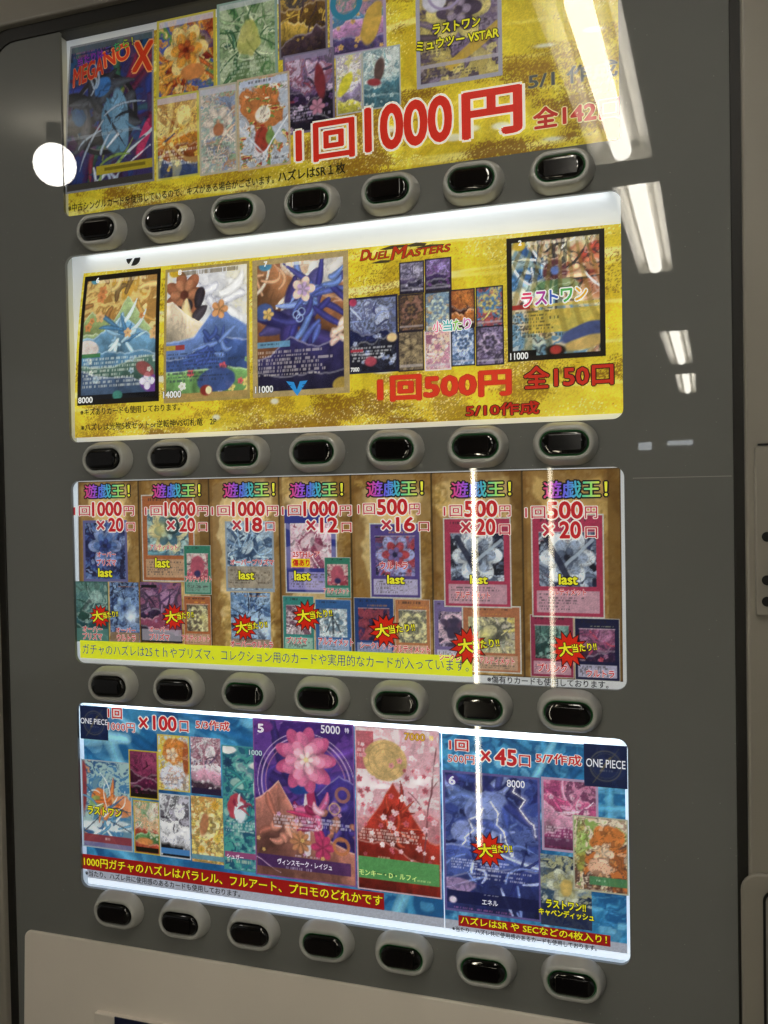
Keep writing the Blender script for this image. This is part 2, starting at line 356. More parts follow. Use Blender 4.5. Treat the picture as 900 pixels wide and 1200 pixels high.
YP = 0.009            # depth of the paper behind the acrylic
LAY = 0.00022
class Poster:
    def __init__(s, key, label, group, spot):
        x, z = at(*spot, YP); s.k = key; s.root = empty('poster', (x, YP, z)); s.n = 0
        tag(s.root, label, 'poster', group)
        s.mat = M['print'+key]
    def y(s, lay): return YP - LAY*lay
    def grid(s, name, x0, z0, x1, z1, ops, seed, lay, res, parent=None, label=None, top=None):
        nx = max(4, int((x1-x0)/res)); nz = max(4, int((z1-z0)/res))
        U, V = np.meshgrid(np.linspace(0, 1, nx+1), np.linspace(0, 1, nz+1))
        img = np.clip(paint(U, V, (z1-z0)/(x1-x0), ops, seed), 0, 1); img = lin((img*.86 + img.mean(-1, keepdims=True)*.14)*.96)
        X = x0 + U*(x1-x0); Z = z1 - V*(z1-z0)
        if top is not None: Z = z0 + (Z-z0)*(top(X)-z0)/(z1-z0)
        X = curl(X, Z, s.k)
        co = np.stack([X, np.full(X.shape, s.y(lay)), Z], -1).reshape(-1, 3).astype(np.float32)
        i = np.arange((nx+1)*(nz+1)).reshape(nz+1, nx+1)
        q = np.stack([i[1:, :-1], i[1:, 1:], i[:-1, 1:], i[:-1, :-1]], -1).reshape(-1, 4)
        me = bpy.data.meshes.new(name)
        me.vertices.add(len(co)); me.vertices.foreach_set('co', co.ravel())
        me.loops.add(q.size); me.loops.foreach_set('vertex_index', q.ravel().astype(np.int32))
        me.polygons.add(len(q)); me.polygons.foreach_set('loop_start', np.arange(0, q.size, 4, dtype=np.int32))
        me.update(calc_edges=True)
        ca = me.color_attributes.new('Col', 'FLOAT_COLOR', 'POINT')
        ca.data.foreach_set('color', np.concatenate([img.reshape(-1, 3), np.ones((len(co), 1))], 1).astype(np.float32).ravel())
        o = link(name, me, s.mat, parent or s.root)
        if label: o['label'] = label
        return o
    def card(s, tl, br, ops, label=None, lay=None, name='printed_card', res=.0014, parent=None):
        s.n += 1
        lay = 2 + (s.n % 8)*.5 if lay is None else lay
        x0, z1 = at(*tl, s.y(lay)); x1, z0 = at(*br, s.y(lay))
        return s.grid(name, x0, z0, x1, z1, ops, s.n*5 + ord(s.k), lay, res, parent, label)
    def poly(s, name, pts, color, lay, parent=None):
        """flat printed shape given by plane points"""
        me = mesh(name, [(float(curl(x, z, s.k)), s.y(lay), z) for x, z in pts], [tuple(range(len(pts)))])
        paint_flat(me, color); return link(name, me, s.mat, parent or s.root)
    def text(s, name, txt, bl, top, x1, fill, edge=None, bold=.02, ew=.07, lay=9, rot=0, parent=None, rainbow=None, skew=0, w1=None):
        """bl = photograph pixel of the lower left corner of the writing, top = y of its upper left corner, x1 = right end"""
        y = s.y(lay); X0, Z0 = at(bl[0], bl[1], y); _, Z1 = at(bl[0], top, y); X1 = at(x1, bl[1], y)[0]
        parts = []
        for (col, off, dl) in ([(edge, ew, 0)] if edge else []) + [(fill, bold, 1)]:
            me = glyphs(txt, 0); co = np.empty(len(me.vertices)*3); me.vertices.foreach_get('co', co); co = co.reshape(-1, 3)
            parts.append((me, co, col, dl))
        if not edge: parts = [(parts[0][0], parts[0][1], parts[0][2], 1)]
        small = len(txt) > 16
        parts_r = {0: ew*.85, 1: min(bold*.75, .034)}; parts_n = {0: 6 if small else 8, 1: 4 if small else 6}
        ref = parts[-1][1]; a = ref.min(0)-parts_r[1]*.6; b = ref.max(0)+parts_r[1]*.6
        V = []; F = []; C = []
        for me, co, col, dl in parts:
          rad = parts_r[dl]; k_ = 1 if rad < .004 else (parts_n[dl])
          F0 = [tuple(p.vertices) for p in me.polygons]
          for j in range(k_):
            ox, oz = (0, 0) if k_ == 1 else (rad*math.cos(2*math.pi*(j+.5)/k_), rad*math.sin(2*math.pi*(j+.5)/k_))
            n = len(V); u = (co[:, 0]+ox-a[0])/(b[0]-a[0]); v = (co[:, 1]+oz-a[1])/(b[1]-a[1])
            dx = u*(X1-X0) + skew*v*(Z1-Z0); dz = v*(Z1-Z0); r = math.radians(rot)
            px = X0 + dx*math.cos(r) - dz*math.sin(r); pz = Z0 + dx*math.sin(r) + dz*math.cos(r)
            px = curl(px, pz, s.k)
            for i in range(len(co)): V.append((px[i], y - dl*LAY*.6 - j*.000008, pz[i]))
            F += [tuple(n+k for k in q_) for q_ in F0]
            if rainbow and dl == 1:
                pal = np.array([hx(c) for c in rainbow]); t = np.clip(u, 0, .999)*(len(pal)-1); i = t.astype(int); f = (t-i)[:, None]
                cc = lin(pal[i]*(1-f)+pal[i+1]*f)
            else: cc = np.tile(lin(hx(col)), (len(co), 1))
            C.append(cc)
          bpy.data.meshes.remove(me)
        me = mesh(name, V, F); ca = me.color_attributes.new('Col', 'FLOAT_COLOR', 'POINT'); C = np.concatenate(C)
        ca.data.foreach_set('color', np.concatenate([C, np.ones((len(C), 1))], 1).astype(np.float32).ravel())
        return link(name, me, s.mat, parent or s.root)
    def burst(s, c, r, x1, lay=10):
        """red starburst with the words on it"""
        cx, cz = at(*c, s.y(lay)); rr = r*.00152; rs = random.Random(int(c[0]))
        pts = []
        for i in range(26):
            a = 2*math.pi*i/26; q = rr*((1.15+.15*rs.random()) if i % 2 == 0 else .78)
            pts.append((cx+q*math.cos(a), cz+q*math.sin(a)))
        vs = [(cx, s.y(lay), cz)] + [(x, s.y(lay), z) for x, z in pts]
        me = mesh('starburst', vs, [(0, i+1, (i+1) % 26+1) for i in range(26)]); paint_flat(me, 'c2200f')
        o = link('starburst', me, s.mat, s.root)
        me2 = mesh('burst_outline', [(cx, s.y(lay-.5), cz)] + [(cx+(x-cx)*1.14, s.y(lay-.5), cz+(z-cz)*1.14) for x, z in pts], [(0, i+1, (i+1) % 26+1) for i in range(26)])  # dark printed outline around the starburst
        paint_flat(me2, '2c0c08'); link('burst_rim', me2, s.mat, o)
        s.text('lettering', '大', (c[0]-r*.72, c[1]+r*.62), c[1]-r*.5, c[0]+r*.42, 'e8e02a', '1a1208', .03, .10, lay+1, 8, o)
        s.text('lettering', '当たり!!', (c[0]+r*.38, c[1]+r*.28), c[1]-r*.42, x1, 'e8e02a', '1a1208', .03, .12, lay+1, 8, o)
        return o
def paint_flat(me, color):
    ca = me.color_attributes.new('Col', 'FLOAT_COLOR', 'POINT'); c = lin(hx(color)); n = len(me.vertices)
    ca.data.foreach_set('color', np.tile(np.array([*c, 1.0], dtype=np.float32), n))
def glyphs(txt, off):
    cu = bpy.data.curves.new('g', 'FONT'); cu.body = txt; cu.size = 1; cu.offset = off; cu.resolution_u = 4 if txt.isascii() else 2; cu.fill_mode = 'FRONT'
    o = bpy.data.objects.new('g', cu); COL.objects.link(o)
    dg = bpy.context.evaluated_depsgraph_get(); me = bpy.data.meshes.new_from_object(o.evaluated_get(dg))
    bpy.data.objects.remove(o); bpy.data.curves.remove(cu)
    me.materials.clear(); return me

# ================================================================== THE ROOM (seen only mirrored in the door)
HC = 2.45
tag(MB().box(-4, 5, -10.2, 1.2, -.05, 0).build('floor', M['floor']), kind='structure')
tag(MB().box(-4, 5, -10.2, 1.2, HC+.05, HC+.12).build('ceiling', M['ceiling']), kind='structure')
tag(MB().box(-4, 5, -10.3, -10.2, 0, HC+.05).build('rear_wall', M['wall']), kind='structure')
tag(MB().box(-4, 5, 1.2, 1.3, 0, HC+.05).build('back_wall', M['wall']), kind='structure')
def virtual(px, py, H=None, dist=None, depth=None):
    """point of the room whose mirror image in the door stands at this pixel"""
    d = FF*FPX + RR*(px-450) - UU*(py-600); d = d/np.linalg.norm(d)
    t = (H-CAM[2])/d[2] if H else (dist if dist else (depth-CAM[1])/d[1])
    P = CAM + d*t; return (float(P[0]), float(-P[1]), float(P[2]))
def ceiling_light(p_near, p_far, w, label):
    a, b = Vector(p_near), Vector(p_far); c = (a+b)/2; d = (b-a); L = d.length; ang = math.atan2(d.y, d.x) - math.pi/2
    r = empty('ceiling_light', (c.x, c.y, HC+.05)); tag(r, label, 'ceiling light', 'tube lights in a row along the ceiling')
    T = Matrix.Translation((c.x, c.y, 0)) @ Matrix.Rotation(ang, 4, 'Z')
    m = MB()      # open pan: sloping sides, a flat back, end plates
    h = w/2; z0 = HC; z1 = HC+.05
    prof = [(-h, z0), (-h*.62, z1-.012), (h*.62, z1-.012), (h, z0), (h+.006, z0), (h+.006, z1), (-h-.006, z1), (-h-.006, z0)]
    n = len(prof); m.v = [(x, s*L/2, z) for s in (-1, 1) for x, z in prof]
    m.f = [(i, (i+1) % n, (i+1) % n+n, i+n) for i in range(n)] + [tuple(range(n)), tuple(range(2*n-1, n-1, -1))]
    m.box(-h, h, -L/2-.004, -L/2+.001, z0, z1).box(-h, h, L/2-.001, L/2+.004, z0, z1)
    o = m.build('reflector', M['pan'], r)
    t = MB().cyl((0, -L/2+.05, HC+.012), (0, L/2-.05, HC+.012), .028, 16).build('tube', M['tube'], r, smooth=True)
    for x in (o, t): x.data.transform(T)
F1b = [virtual(731, 188, HC)]; 
rows = [((672, -10), (731, 189), 'long tube light in a white reflector, first of the ceiling row from the machine'),
        ((745, 216), (769, 319), 'long tube light in a white reflector, second of the ceiling row from the machine'),
        ((789, 388), (799, 426), 'long tube light in a white reflector, third of the ceiling row from the machine'),
        ((803, 438), (806, 460), 'long tube light in a white reflector, farthest of the ceiling row from the machine')]
for (a, b, lab), w in zip(rows, (.17, .15, .17, .17)):
    ceiling_light(virtual(*a, HC), virtual(*b, HC), w, lab)
P = virtual(64, 193, HC-.06)
g = empty('globe_lamp', (P[0], P[1], HC+.05)); tag(g, 'small round opal globe lamp on the ceiling apart from the tube row', 'ceiling lamp')
dd = math.dist((P[0], -P[1], P[2]), tuple(CAM)); gr = 22.5/FPX*dd*.93
sv = []; sf = []; n = 24
for i in range(13):
    for j in range(n):
        a = math.pi*i/12; b = 2*math.pi*j/n; sv.append((P[0]+gr*math.sin(a)*math.cos(b), P[1]+gr*math.sin(a)*math.sin(b), P[2]+gr*math.cos(a)))
for i in range(12):
    for j in range(n): sf.append((i*n+j, (i+1)*n+j, (i+1)*n+(j+1) % n, i*n+(j+1) % n))
link('globe', mesh('globe', sv, sf, True), M['globe'], g)
MB().cyl((P[0], P[1], P[2]+gr*.8), (P[0], P[1], HC+.05), .02, 16).build('ceiling_mount', M['post'], g)
for (a, b, mt, w, lab) in (((554, 548), (561, 992), 'vtube', .0046, 'tall post with a long bright vertical tube light'),
                           ((643, 548), (649, 806), 'vtube2', .0038, 'tall post with a shorter dimmer vertical tube light')):
    A = virtual(*a, depth=1.1); B = virtual(*b, depth=1.1); x = (A[0]+B[0])/2
    r = empty('tube_lamp', (x, A[1], 0)); tag(r, lab, 'lamp', 'tube lamps standing opposite the machine')
    MB().cyl((x, A[1], B[2]), (x, A[1], A[2]), w, 14).build('tube', M[mt], r, smooth=True)
    MB().box(x-w*2.1, x+w*2.1, A[1]-.011, A[1]-.007, B[2], A[2]).build('added_halo_panel', M[mt+'_halo'], r)  # glowing panel added behind the tube to soften its mirrored streak
    MB().box(x-.02, x+.02, A[1]-.05, A[1]-.012, .02, A[2]+.05).build('post', M['post'], r)
    MB().box(x-.15, x+.15, A[1]-.18, A[1]+.06, 0, .02).build('base', M['post'], r, .004)
for (x, y, w, h, lab) in ((756, 523, .16, .10, 'small high window, narrower of the two in the rear wall'), (797, 519, .30, .06, 'small high window, wider of the two in the rear wall')):
    P = virtual(x, y, depth=10.19); r = empty('high_window', (P[0], P[1], P[2]-h/2)); tag(r, lab, 'window', 'windows high in the rear wall')
    plate('window_frame', rrect(P[0]-w/2-.02, P[0]+w/2+.02, P[2]-h/2-.02, P[2]+h/2+.02, 0), [rrect(P[0]-w/2, P[0]+w/2, P[2]-h/2, P[2]+h/2, 0)], P[1], .03, M['pan'], r)
    MB().box(P[0]-w/2, P[0]+w/2, P[1]+.004, P[1]+.010, P[2]-h/2, P[2]+h/2).build('pane', M['daylight'], r)

# ================================================================== THE MACHINE
vm_ = empty('vending_machine', (.475, .3, 0))
tag(vm_, 'grey-fronted card vending machine with four lit display windows and rows of oval buttons', 'vending machine')
DX0, DX1, DZ0, DZ1 = -.1445, 1.0962, .10, 2.277
FX0, FX1, FZ1 = -.160, 1.1102, 2.300
WIN = dict(A=(1.9525, 2.2765), B=(1.5535, 1.8820), C=(1.1595, 1.4845), D=(.7555, 1.0885))
# cabinet behind, frame in front of it
m = MB(); X0, X1, Z1 = -.62, 1.86, 2.41
m.box(X0, X1, .06, .72, .05, Z1).build('cabinet', M['cabinet'], vm_, .01)
MB().box(X0+.03, X1-.03, .1, .69, 0, .05).build('plinth', M['black'], vm_)
plate('front_frame', rrect(X0, X1, .05, Z1, .02), [rrect(FX0, FX1, DZ0-.02, FZ1, (.02, .02, .045, .05))], -.016, .075, M['frame'], vm_, .004)
plate('gap_shade_ring', rrect(FX0-.006, FX1+.006, DZ0-.026, FZ1+.006, (.02, .02, .045, .05)),
      [rrect(DX0, DX1, DZ0, DZ1, (.01, .01, .02, .05))], -.003, .05, M['gap_shade'], vm_, .0015)  # black ring filling the door gap, standing in for the shade there
door = plate('door_panel', rrect(DX0-.006, DX1+.006, DZ0-.006, DZ1+.012, .01),
      [rrect(0, .95, WIN['A'][0], DZ1+.004, (.014, .006, .0, .0))] + [rrect(0, .95, *WIN[k], .015) for k in 'BCD'], 0, .006, M['door'], vm_)
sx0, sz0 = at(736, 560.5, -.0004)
MB().box(.962, 1.094, -.0006, .001, sz0-.0005, sz0+.0005).build('thin_line', M['thin_line'], door)  # pale strip that paints in a faint line reflected on the door
for k in 'ABCD':
    z0, z1 = WIN[k]
    if k == 'A': z1 = DZ1+.004
    # light box: back, four walls
    t = empty('light_box', (0, 0, 0)); t.parent = vm_; t.matrix_parent_inverse = Matrix.Translation(-Vector(vm_.location))
    def sub(o): return o
    b = MB(); a0, a1 = -.008, .958
    b.box(a0-.004, a0, .006, .034, z0-.008, z1+.010).box(a1, a1+.004, .006, .034, z0-.008, z1+.010)
    b.box(a0, a1, .006, .034, z0-.012, z0-.008).box(a0, a1, .006, .034, z1+.010, z1+.014)
    o = b.build('tray_wall', M['tray'], None); o.parent = t
    o = MB().box(a0, a1, .030, .034, z0-.008, z1+.010).build('diffuser', M['back'+k], None); o.parent = t
    o = link('window_pane', mesh('window_pane', [(x, .0012, z) for x, z in rrect(-.004, .954, z0-.004, z1+.004, .015)], [tuple(range(32))]), M['pane'], None); o.parent = t
    # the tube along the top of the box, above the opening
    for (xc, wd_, e) in (((.475, .90, .3), (.58, .70, .35), (.70, .46, .35)) if k == 'B' else ((.475, .90, 1),)):
        ld = bpy.data.lights.new('box_tube', 'AREA'); ld.shape = 'RECTANGLE'; ld.size = wd_; ld.size_y = .010; ld.energy = STRIP[k]*e; ld.color = (.90, .96, 1)
        lo = bpy.data.objects.new('box_tube', ld); COL.objects.link(lo); lo.location = (xc, .020, z1+.008)
        lo.rotation_euler = (math.radians(8), 0, 0); lo.parent = t
# light_box empties sit at the origin, so parts keep world coordinates
# ------------------------------------------------------------------ buttons
def stadium(w, h, n=12):
    r = h/2; c = w/2-r; pts = []
    for sx, a0 in ((1, -90), (-1, 90)):
        for i in range(n+1):
            t = math.radians(a0+180*i/n); pts.append((sx*c + r*math.cos(t), r*math.sin(t)))
    return pts
def loft(rings, cap=True):
    rings = [(p, y*1.55) for p, y in rings]
    v = []; f = []; n = len(rings[0][0])
    for pts, y in rings: v += [(x, y, z) for x, z in pts]
    for k in range(len(rings)-1):
        for i in range(n):
            j = (i+1) % n; f.append((k*n+i, k*n+j, (k+1)*n+j, (k+1)*n+i))
    if cap: f.append(tuple((len(rings)-1)*n+i for i in range(n)))
    return v, f
BZ = loft([(stadium(.096, .064), .0), (stadium(.0955, .0635), -.0018), (stadium(.0935, .0615), -.0042), (stadium(.090, .058), -.0075), (stadium(.0865, .0545), -.0108),
           (stadium(.0835, .0515), -.0130), (stadium(.080, .048), -.0142), (stadium(.0745, .0405), -.0144), (stadium(.0715, .0375), -.0136), (stadium(.0705, .0365), -.0100)], False)
RG = loft([(stadium(.0706, .0366), -.0124), (stadium(.0692, .0352), -.0134), (stadium(.0680, .0340), -.0124), (stadium(.0680, .0340), -.009)], False)
LN = loft([(stadium(.0680, .0340), -.0105), (stadium(.0676, .0336), -.0128), (stadium(.0662, .0324), -.0146), (stadium(.0634, .0300), -.0158), (stadium(.059, .027), -.0163), (stadium(.050, .018), -.0165), (stadium(.038, .006), -.0166)])
def core():
    b = MB(); z = .0118
    b.box(-.0235, .0235, -.0268, -.0250, -z, z); return b
mz = mesh('button', *BZ, True); mr_g = mesh('led_ring', *RG, True); mr_o = mr_g.copy(); ml = mesh('lens', *LN, True)
mc = mesh('display_window', core().v, core().f)
mz.materials.append(M['bezel']); mr_g.materials.append(M['green']); mr_o.materials.append(M['green_off']); ml.materials.append(M['lens']); mc.materials.append(M['lens_core'])
for r, zc in enumerate((1.9165, 1.5203, 1.1262, .7272)):
    for c in range(7):
        x = .0822 + .1309*c
        o = bpy.data.objects.new('button', mz); COL.objects.link(o); o.parent = vm_
        o.matrix_parent_inverse = Matrix.Translation(-Vector(vm_.location)); o.location = (x, 0, zc)
        jr = random.Random(r*31+c*7); o.rotation_euler = (math.radians(jr.uniform(-.7, .7)), math.radians(jr.uniform(-.9, .9)), math.radians(jr.uniform(-.7, .7)))
        lit = c >= 2 + (r == 3)
        for nm, me in (('led_ring', mr_g if lit else mr_o), ('lens', ml), ('display_window', mc)):
            q = bpy.data.objects.new(nm, me); COL.objects.link(q); q.parent = o
            if nm == 'display_window':
                q.rotation_euler = (math.radians(random.Random(r*7+c).uniform(-3, 3)), 0, math.radians(random.Random(r*9+c).uniform(-3, 3)))
                md = q.modifiers.new('bevel', 'BEVEL'); md.width = .0007; md.segments = 3
# ------------------------------------------------------------------ lower panel
lp = plate('lower_panel', rrect(-.124, 1.075, .14, .6615, .014), [], -.004, .006, M['lower'], vm_, .002)
for v_ in lp.data.vertices: v_.co.y -= (.6615 - v_.co.z)*.05      # its face leans out towards the bottom
x0, z1 = at(110, 1187, -.020); x1 = .62
h = MB().box(x0, x1, -.020, -.008, .30, z1).build('flyer_holder', M['lower'], vm_, .002)
fx, fz = at(134, 1192, -.022)
o = MB().box(fx, x1-.03, -.022, -.0201, .33, fz).build('flyer', M['flyer'], h)
# ------------------------------------------------------------------ right column: coin plate and key panel
YF = -.016
x0, z1 = at(884, 523, YF-.008); _, z0 = at(888, 722, YF-.008)
cp = plate('coin_plate', rrect(x0, x0+.24, z0, z1, .004), [], YF-.009, .009, M['frame'], vm_, .0025)
for (px, py) in ((899, 629), (899, 680), (899, 705)):
    x, z = at(px, py, YF-.009)
    MB().cyl((x, YF-.0105, z), (x, YF-.005, z), .0068, 20).build('screw_hole', M['black'], cp)
x, z = at(888, 521, YF-.009); MB().box(x, x0+.23, YF-.0098, YF-.004, z-.0012, z+.0012).build('slot_line', M['black'], cp)
x0, z1 = at(868, 1022, YF-.006)
kp = plate('key_panel', rrect(x0, x0+.28, .45, z1, .025), [], YF-.006, .006, M['frame'], vm_, .003)
x0, z1 = at(894, 1043, YF-.008)
plate('key_slot', rrect(x0, x0+.2, .50, z1, .016), [rrect(x0+.0035, x0+.1965, .5035, z1-.0035, .013)], YF-.0075, .003, M['black'], kp)
# ------------------------------------------------------------------ small black mark on the diffuser of the second window
def back_shape(name, pts, parent):
    o = link(name, mesh(name, [(x, .0296, z) for x, z in pts], [tuple(range(len(pts)))]), M['black'], None); return o
mk = empty('round_sticker'); a = at(148, 303.5, .0296); b = at(164.5, 302, .0296); cx = (a[0]+b[0])/2; zt = a[1]; rr = (b[0]-a[0])/2
mk.location = (cx, .0296, zt); tag(mk, 'black half round sticker with a pale diagonal slash above the yellow card poster', 'sticker')
def arc(a0, a1, n=10): return [(cx+rr*math.cos(math.radians(a0+(a1-a0)*i/n)), zt+rr*.92*math.sin(math.radians(a0+(a1-a0)*i/n))) for i in range(n+1)]
for pts in (arc(180, 228) + [(cx-rr*.1, zt)], arc(250, 360) + [(cx+rr*.2, zt)]):
    o = back_shape('sticker_half', pts, mk); o.parent = mk; o.matrix_parent_inverse = Matrix.Translation(-Vector(mk.location))

# ================================================================== PRINT: recipes
def scene_ops(pal, v, ink):
    """one of four kinds of little picture in the card's own colours: hills and a sun, a flower, a gem in rays, waves"""
    p = lambda i: pal[i % len(pal)]
    lum = sorted(pal, key=lambda c: hx(c).sum())
    if v == 0: return [('grad', lum[-1], p(1), .9), ('mix', pal, 2.2, .55), ('blob', .66, .26, .17, .12, 0, lum[-1], .95, .05), ('hills', .48, .16, 2.6, p(0)), ('strokes', pal, 7, .02, .8, .5, .4, .8), ('hills', .60, .14, 3.2, p(2), 1, -.1), ('hills', .78, .10, 3.0, lum[0], 1, .12), ('scatter', 14, .05, lum[-2:], .45, .95)]
    if v == 1: return [('mix', pal, 2.4), ('patch', pal, 3, .5), ('strokes', pal[:3], 10, .035, .9, .5, .55, 1), ('petal', .5, .42, .38, 6, lum[-1]), ('petal', .51, .42, .27, 6, p(2)), ('petal', .5, .42, .15, 5, p(1)), ('blob', .5, .42, .05, .035, 0, lum[0]), ('scatter', 10, .06, [lum[-1], p(2)], .6, 1)]
    if v == 2: return [('mix', pal, 2.6), ('rays', .5, .42, 8, lum[-1], .75, .4), ('strokes', pal, 14, .03, .9, .5, .45, .9), ('blob', .5, .42, .22, .17, 20, p(2), 1, .5), ('blob', .46, .38, .12, .10, 30, lum[-1], .9, .5), ('ring', .5, .42, .33, .02, lum[-1], .8), ('strokes', [lum[0], p(1)], 10, .012, .9, .5, .5, 1)]
    return [('grad', p(1), lum[0], .8), ('mix', pal, 2.4, .6), ('hills', .30, .22, 2.2, p(1), .9), ('strokes', [lum[-1], p(1), p(2)], 10, .025, .9, .4, .4, .9), ('hills', .50, .22, 2.6, p(2), .95, .15), ('strokes', [lum[-1], p(0)], 8, .014, .9, .6, .6, .8), ('hills', .70, .2, 2.4, p(0), .95, -.15), ('scatter', 8, .045, lum[-1:], .2, .9)]
def auto(pal, ink='101018', sc=5, rows=True, hdr=None, frame=None, ia=.55, rc='f0f0f0', light=None, rowy=(.66, .86), v=None):
    v = (int(pal[0], 16) // 7 + int(pal[-1], 16)) % 4 if v is None else v
    o = scene_ops(pal, v, ink) + [('ink', sc*.6, ink, ia*.45), ('patch', pal, sc*3.5, .18), ('mottle', 10, .12), ('grain', .07)]
    if rows: o.append(('rows', .08, rowy[0], .94, rowy[1], 5, rc, .55))
    if hdr: o += [('rect', .03, .02, .97, .09, hdr, .8), ('rows', .18, .035, .8, .08, 1, '202020', .6)]
    if frame: o.append(('frame', .045, frame))
    return o
def framed(fr, art, txt, ink='181018', sc=6, stars=None, v=None):
    """card with a coloured frame, a square picture and a text box"""
    v = (int(fr, 16) // 5 + int(art[1], 16)) % 4 if v is None else v
    o = scene_ops(art, v, ink) + [('ink', sc*.5, ink, .35), ('patch', art, sc*3, .2), ('mottle', 10, .12)]
    o += [('rect', 0, 0, 1, .17, fr), ('rect', 0, .70, 1, 1, fr), ('rect', 0, 0, .11, 1, fr), ('rect', .89, 0, 1, 1, fr),
          ('rect', .07, .745, .93, .955, txt), ('rows', .10, .77, .90, .94, 6, '3a3438', .42), ('rows', .1, .04, .8, .095, 1, '2a2228', .5)]
    if stars: o.append(('rows', .35, .118, .9, .15, 1, stars, .7))
    o += [('rect', .1, .165, .9, .175, 'd8d8d8', .5), ('frame', .018, 'b8b8b0'), ('mottle', 20, .10), ('grain', .06)]
    return o
GOLD = [('mix', ['b4940f', 'cdb418', 'dcca22', 'd6c020', 'c4a616', 'dccc2c'], 2.6), ('mix', ['e6d636', 'c0a018', 'd8c424'], 8, .28), ('streaks', 9, 'efe690', .6), ('streaks', 17, 'e6da70', .5), ('glitter', '7a4c0c', .75, .55, 1.2), ('glitter', '9a7014', .7, .6, 1.0), ('glitter', 'f4ee9c', .25, .5, .5), ('mottle', 20, .10), ('grain', .07)]
GOLD2 = [('mix', ['c8a818', 'e0c820', 'e8d42c', 'd4b818', 'e4d026'], 2.4), ('mix', ['f0e444', 'd0b41c', 'e4d228'], 8, .3), ('streaks', 8, 'f6efa4', .7), ('streaks', 15, 'f0e680', .5), ('glitter', '7a4c0c', .85, .05, 1.15), ('glitter', '9a7014', .8, .1, 1.1), ('glitter', 'fbf6b8', .2, .5, .4), ('mottle', 20, .08), ('grain', .06)]
def clouds(seed, n, xr=(.05, .95)):
    rs = random.Random(seed); return [('blob', rs.uniform(*xr), rs.uniform(.05, .95), rs.uniform(.006, .02), rs.uniform(.008, .02), 4, 'd4d6d0', .8) for _ in range(n)]

# ---------------------------------------------------------------- first poster (top window)
pa = Poster('A', 'yellow card poster in the topmost window with a dark blue pack picture', 'card lottery posters in the display windows', (400, 230))
x0, z0 = .003, WIN['A'][0]+.0008
zt = at(79, 57, YP)[1]; ztr = at(290, -8, YP)[1]
pa.grid('paper_sheet', x0, z0, .953, 2.262, GOLD + clouds(3, 14, (.4, .98)), 3, 0, .0017, top=lambda X: zt + 0*X)
pa.card((72, 57), (181, 212), [('mix', ['0e1438', '1c2a66', '3a1840', '14406a', '101428'], 2.4), ('strokes', ['5a1830', '7a1c34', '1a2a80', '2a5a38', '6a7428'], 18, .035, .85, .6, .4, 1.2),
    ('rays', .55, .5, 6, '243c7c', .5, .3), ('ring', .44, .50, .36, .045, '1a1a20'), ('ring', .44, .50, .335, .012, '6d6a60', .8), ('strokes', ['15161c', '2a2c34', '3c4048'], 16, .05, .95, .42, .5, .7), ('blob', .58, .60, .15, .20, -14, '4d7d9e'), ('blob', .63, .52, .09, .17, -10, '5d8cac'), ('blob', .44, .32, .10, .06, -35, '2a62a4', 1, .5), ('blob', .16, .47, .11, .05, 10, '1c4c7c', .8, 1.2),
    ('strokes', ['8a98a8', '10121c', '3c6c8c'], 12, .012, .85, .42, .48, .8), ('blob', .90, .70, .05, .14, 25, 'b02050'), ('line', .35, .96, .98, .66, .03, 'b8c0c8'), ('line', .30, .90, .90, .70, .02, '3b4a66'), ('line', .5, .96, .95, .76, .015, 'd0d4d8'), ('strokes', ['9cacbc', '6f9030', 'c8ccd0'], 10, .015, .8, .4, .85, .7), ('rect', 0, .62, .85, .64, '98a4b0', .4), ('ink', 4, '0a0c14', .35),
    ('rect', .36, .845, .98, .905, 'a89416'), ('rect', .45, .862, .9, .885, '4a4008', .6), ('rect', 0, .94, 1, 1, '3a3630'), ('rect', 0, 0, 1, .05, '56605c', .7), ('rows', .05, .05, .75, .1, 2, 'b06070', .5), ('frame', .02, '7a7c80'), ('grain', .06)],
    'large dark blue and red pack picture at the left end')
pa.card((180, 26), (253, 108), auto(['7a1c10', 'b8501c', 'd8902c', '3a50a0', '5a8a3c', 'e0c070', '7a1420'], sc=4, frame='b8a838', rows=False) + [('blob', .62, .70, .2, .10, 0, 'c87838'), ('rect', .04, .03, .96, .10, 'c4bcc8', .8)], 'orange and red card with coloured stones')
pa.card((252, 6), (326, 98), auto(['2f5a34', '4f7f45', '86a070', '5d7a4c', 'c0c8a4', '3c6a50'], sc=4, frame='7f9a8c', rc='c8d0b8') + [('blob', .5, .45, .16, .22, 0, 'b5ac48', .7, .6), ('rect', .04, .02, .96, .085, 'b4b8b8', .8)], 'green leafy card')
pa.card((325, -14), (384, 60), auto(['3a2838', '6b4a20', 'c09a38', '2c3448', 'a87a2c', '584070'], sc=4, frame='6a6470', rows=False), 'dark gold card')
pa.card((385, -26), (453, 57), auto(['4878a0', '8060a0', 'b078a8', '2c7a8c', 'd8a850', '504078'], sc=4, frame='9a88a8', rows=False) + [('blob', .75, .65, .16, .26, 20, 'c0983c'), ('ring', .3, .35, .24, .10, '287a98')], 'purple and blue card with a yellow crescent')
pa.card((181, 115), (234, 205), auto(['c8761c', 'e8b83c', '8a4014', 'f0d880', '30406a', 'd89028'], sc=4, frame='b8b040', ink='40200c') + [('rays', .25, .55, 9, 'f4e48c', .7), ('rect', .04, .03, .96, .09, 'c4b4c0', .8)], 'orange lightning card')
pa.card((232, 104), (279, 200), auto(['c8a88c', '9ab0a0', 'd0c0b0', '7f90b0', 'b88868', '8aa884'], sc=5, frame='b0a890', rc='606058') + [('blob', .5, .5, .14, .07, 0, 'a86440'), ('rect', .04, .02, .96, .09, 'bcb8c4', .8)], 'pale pastel card')
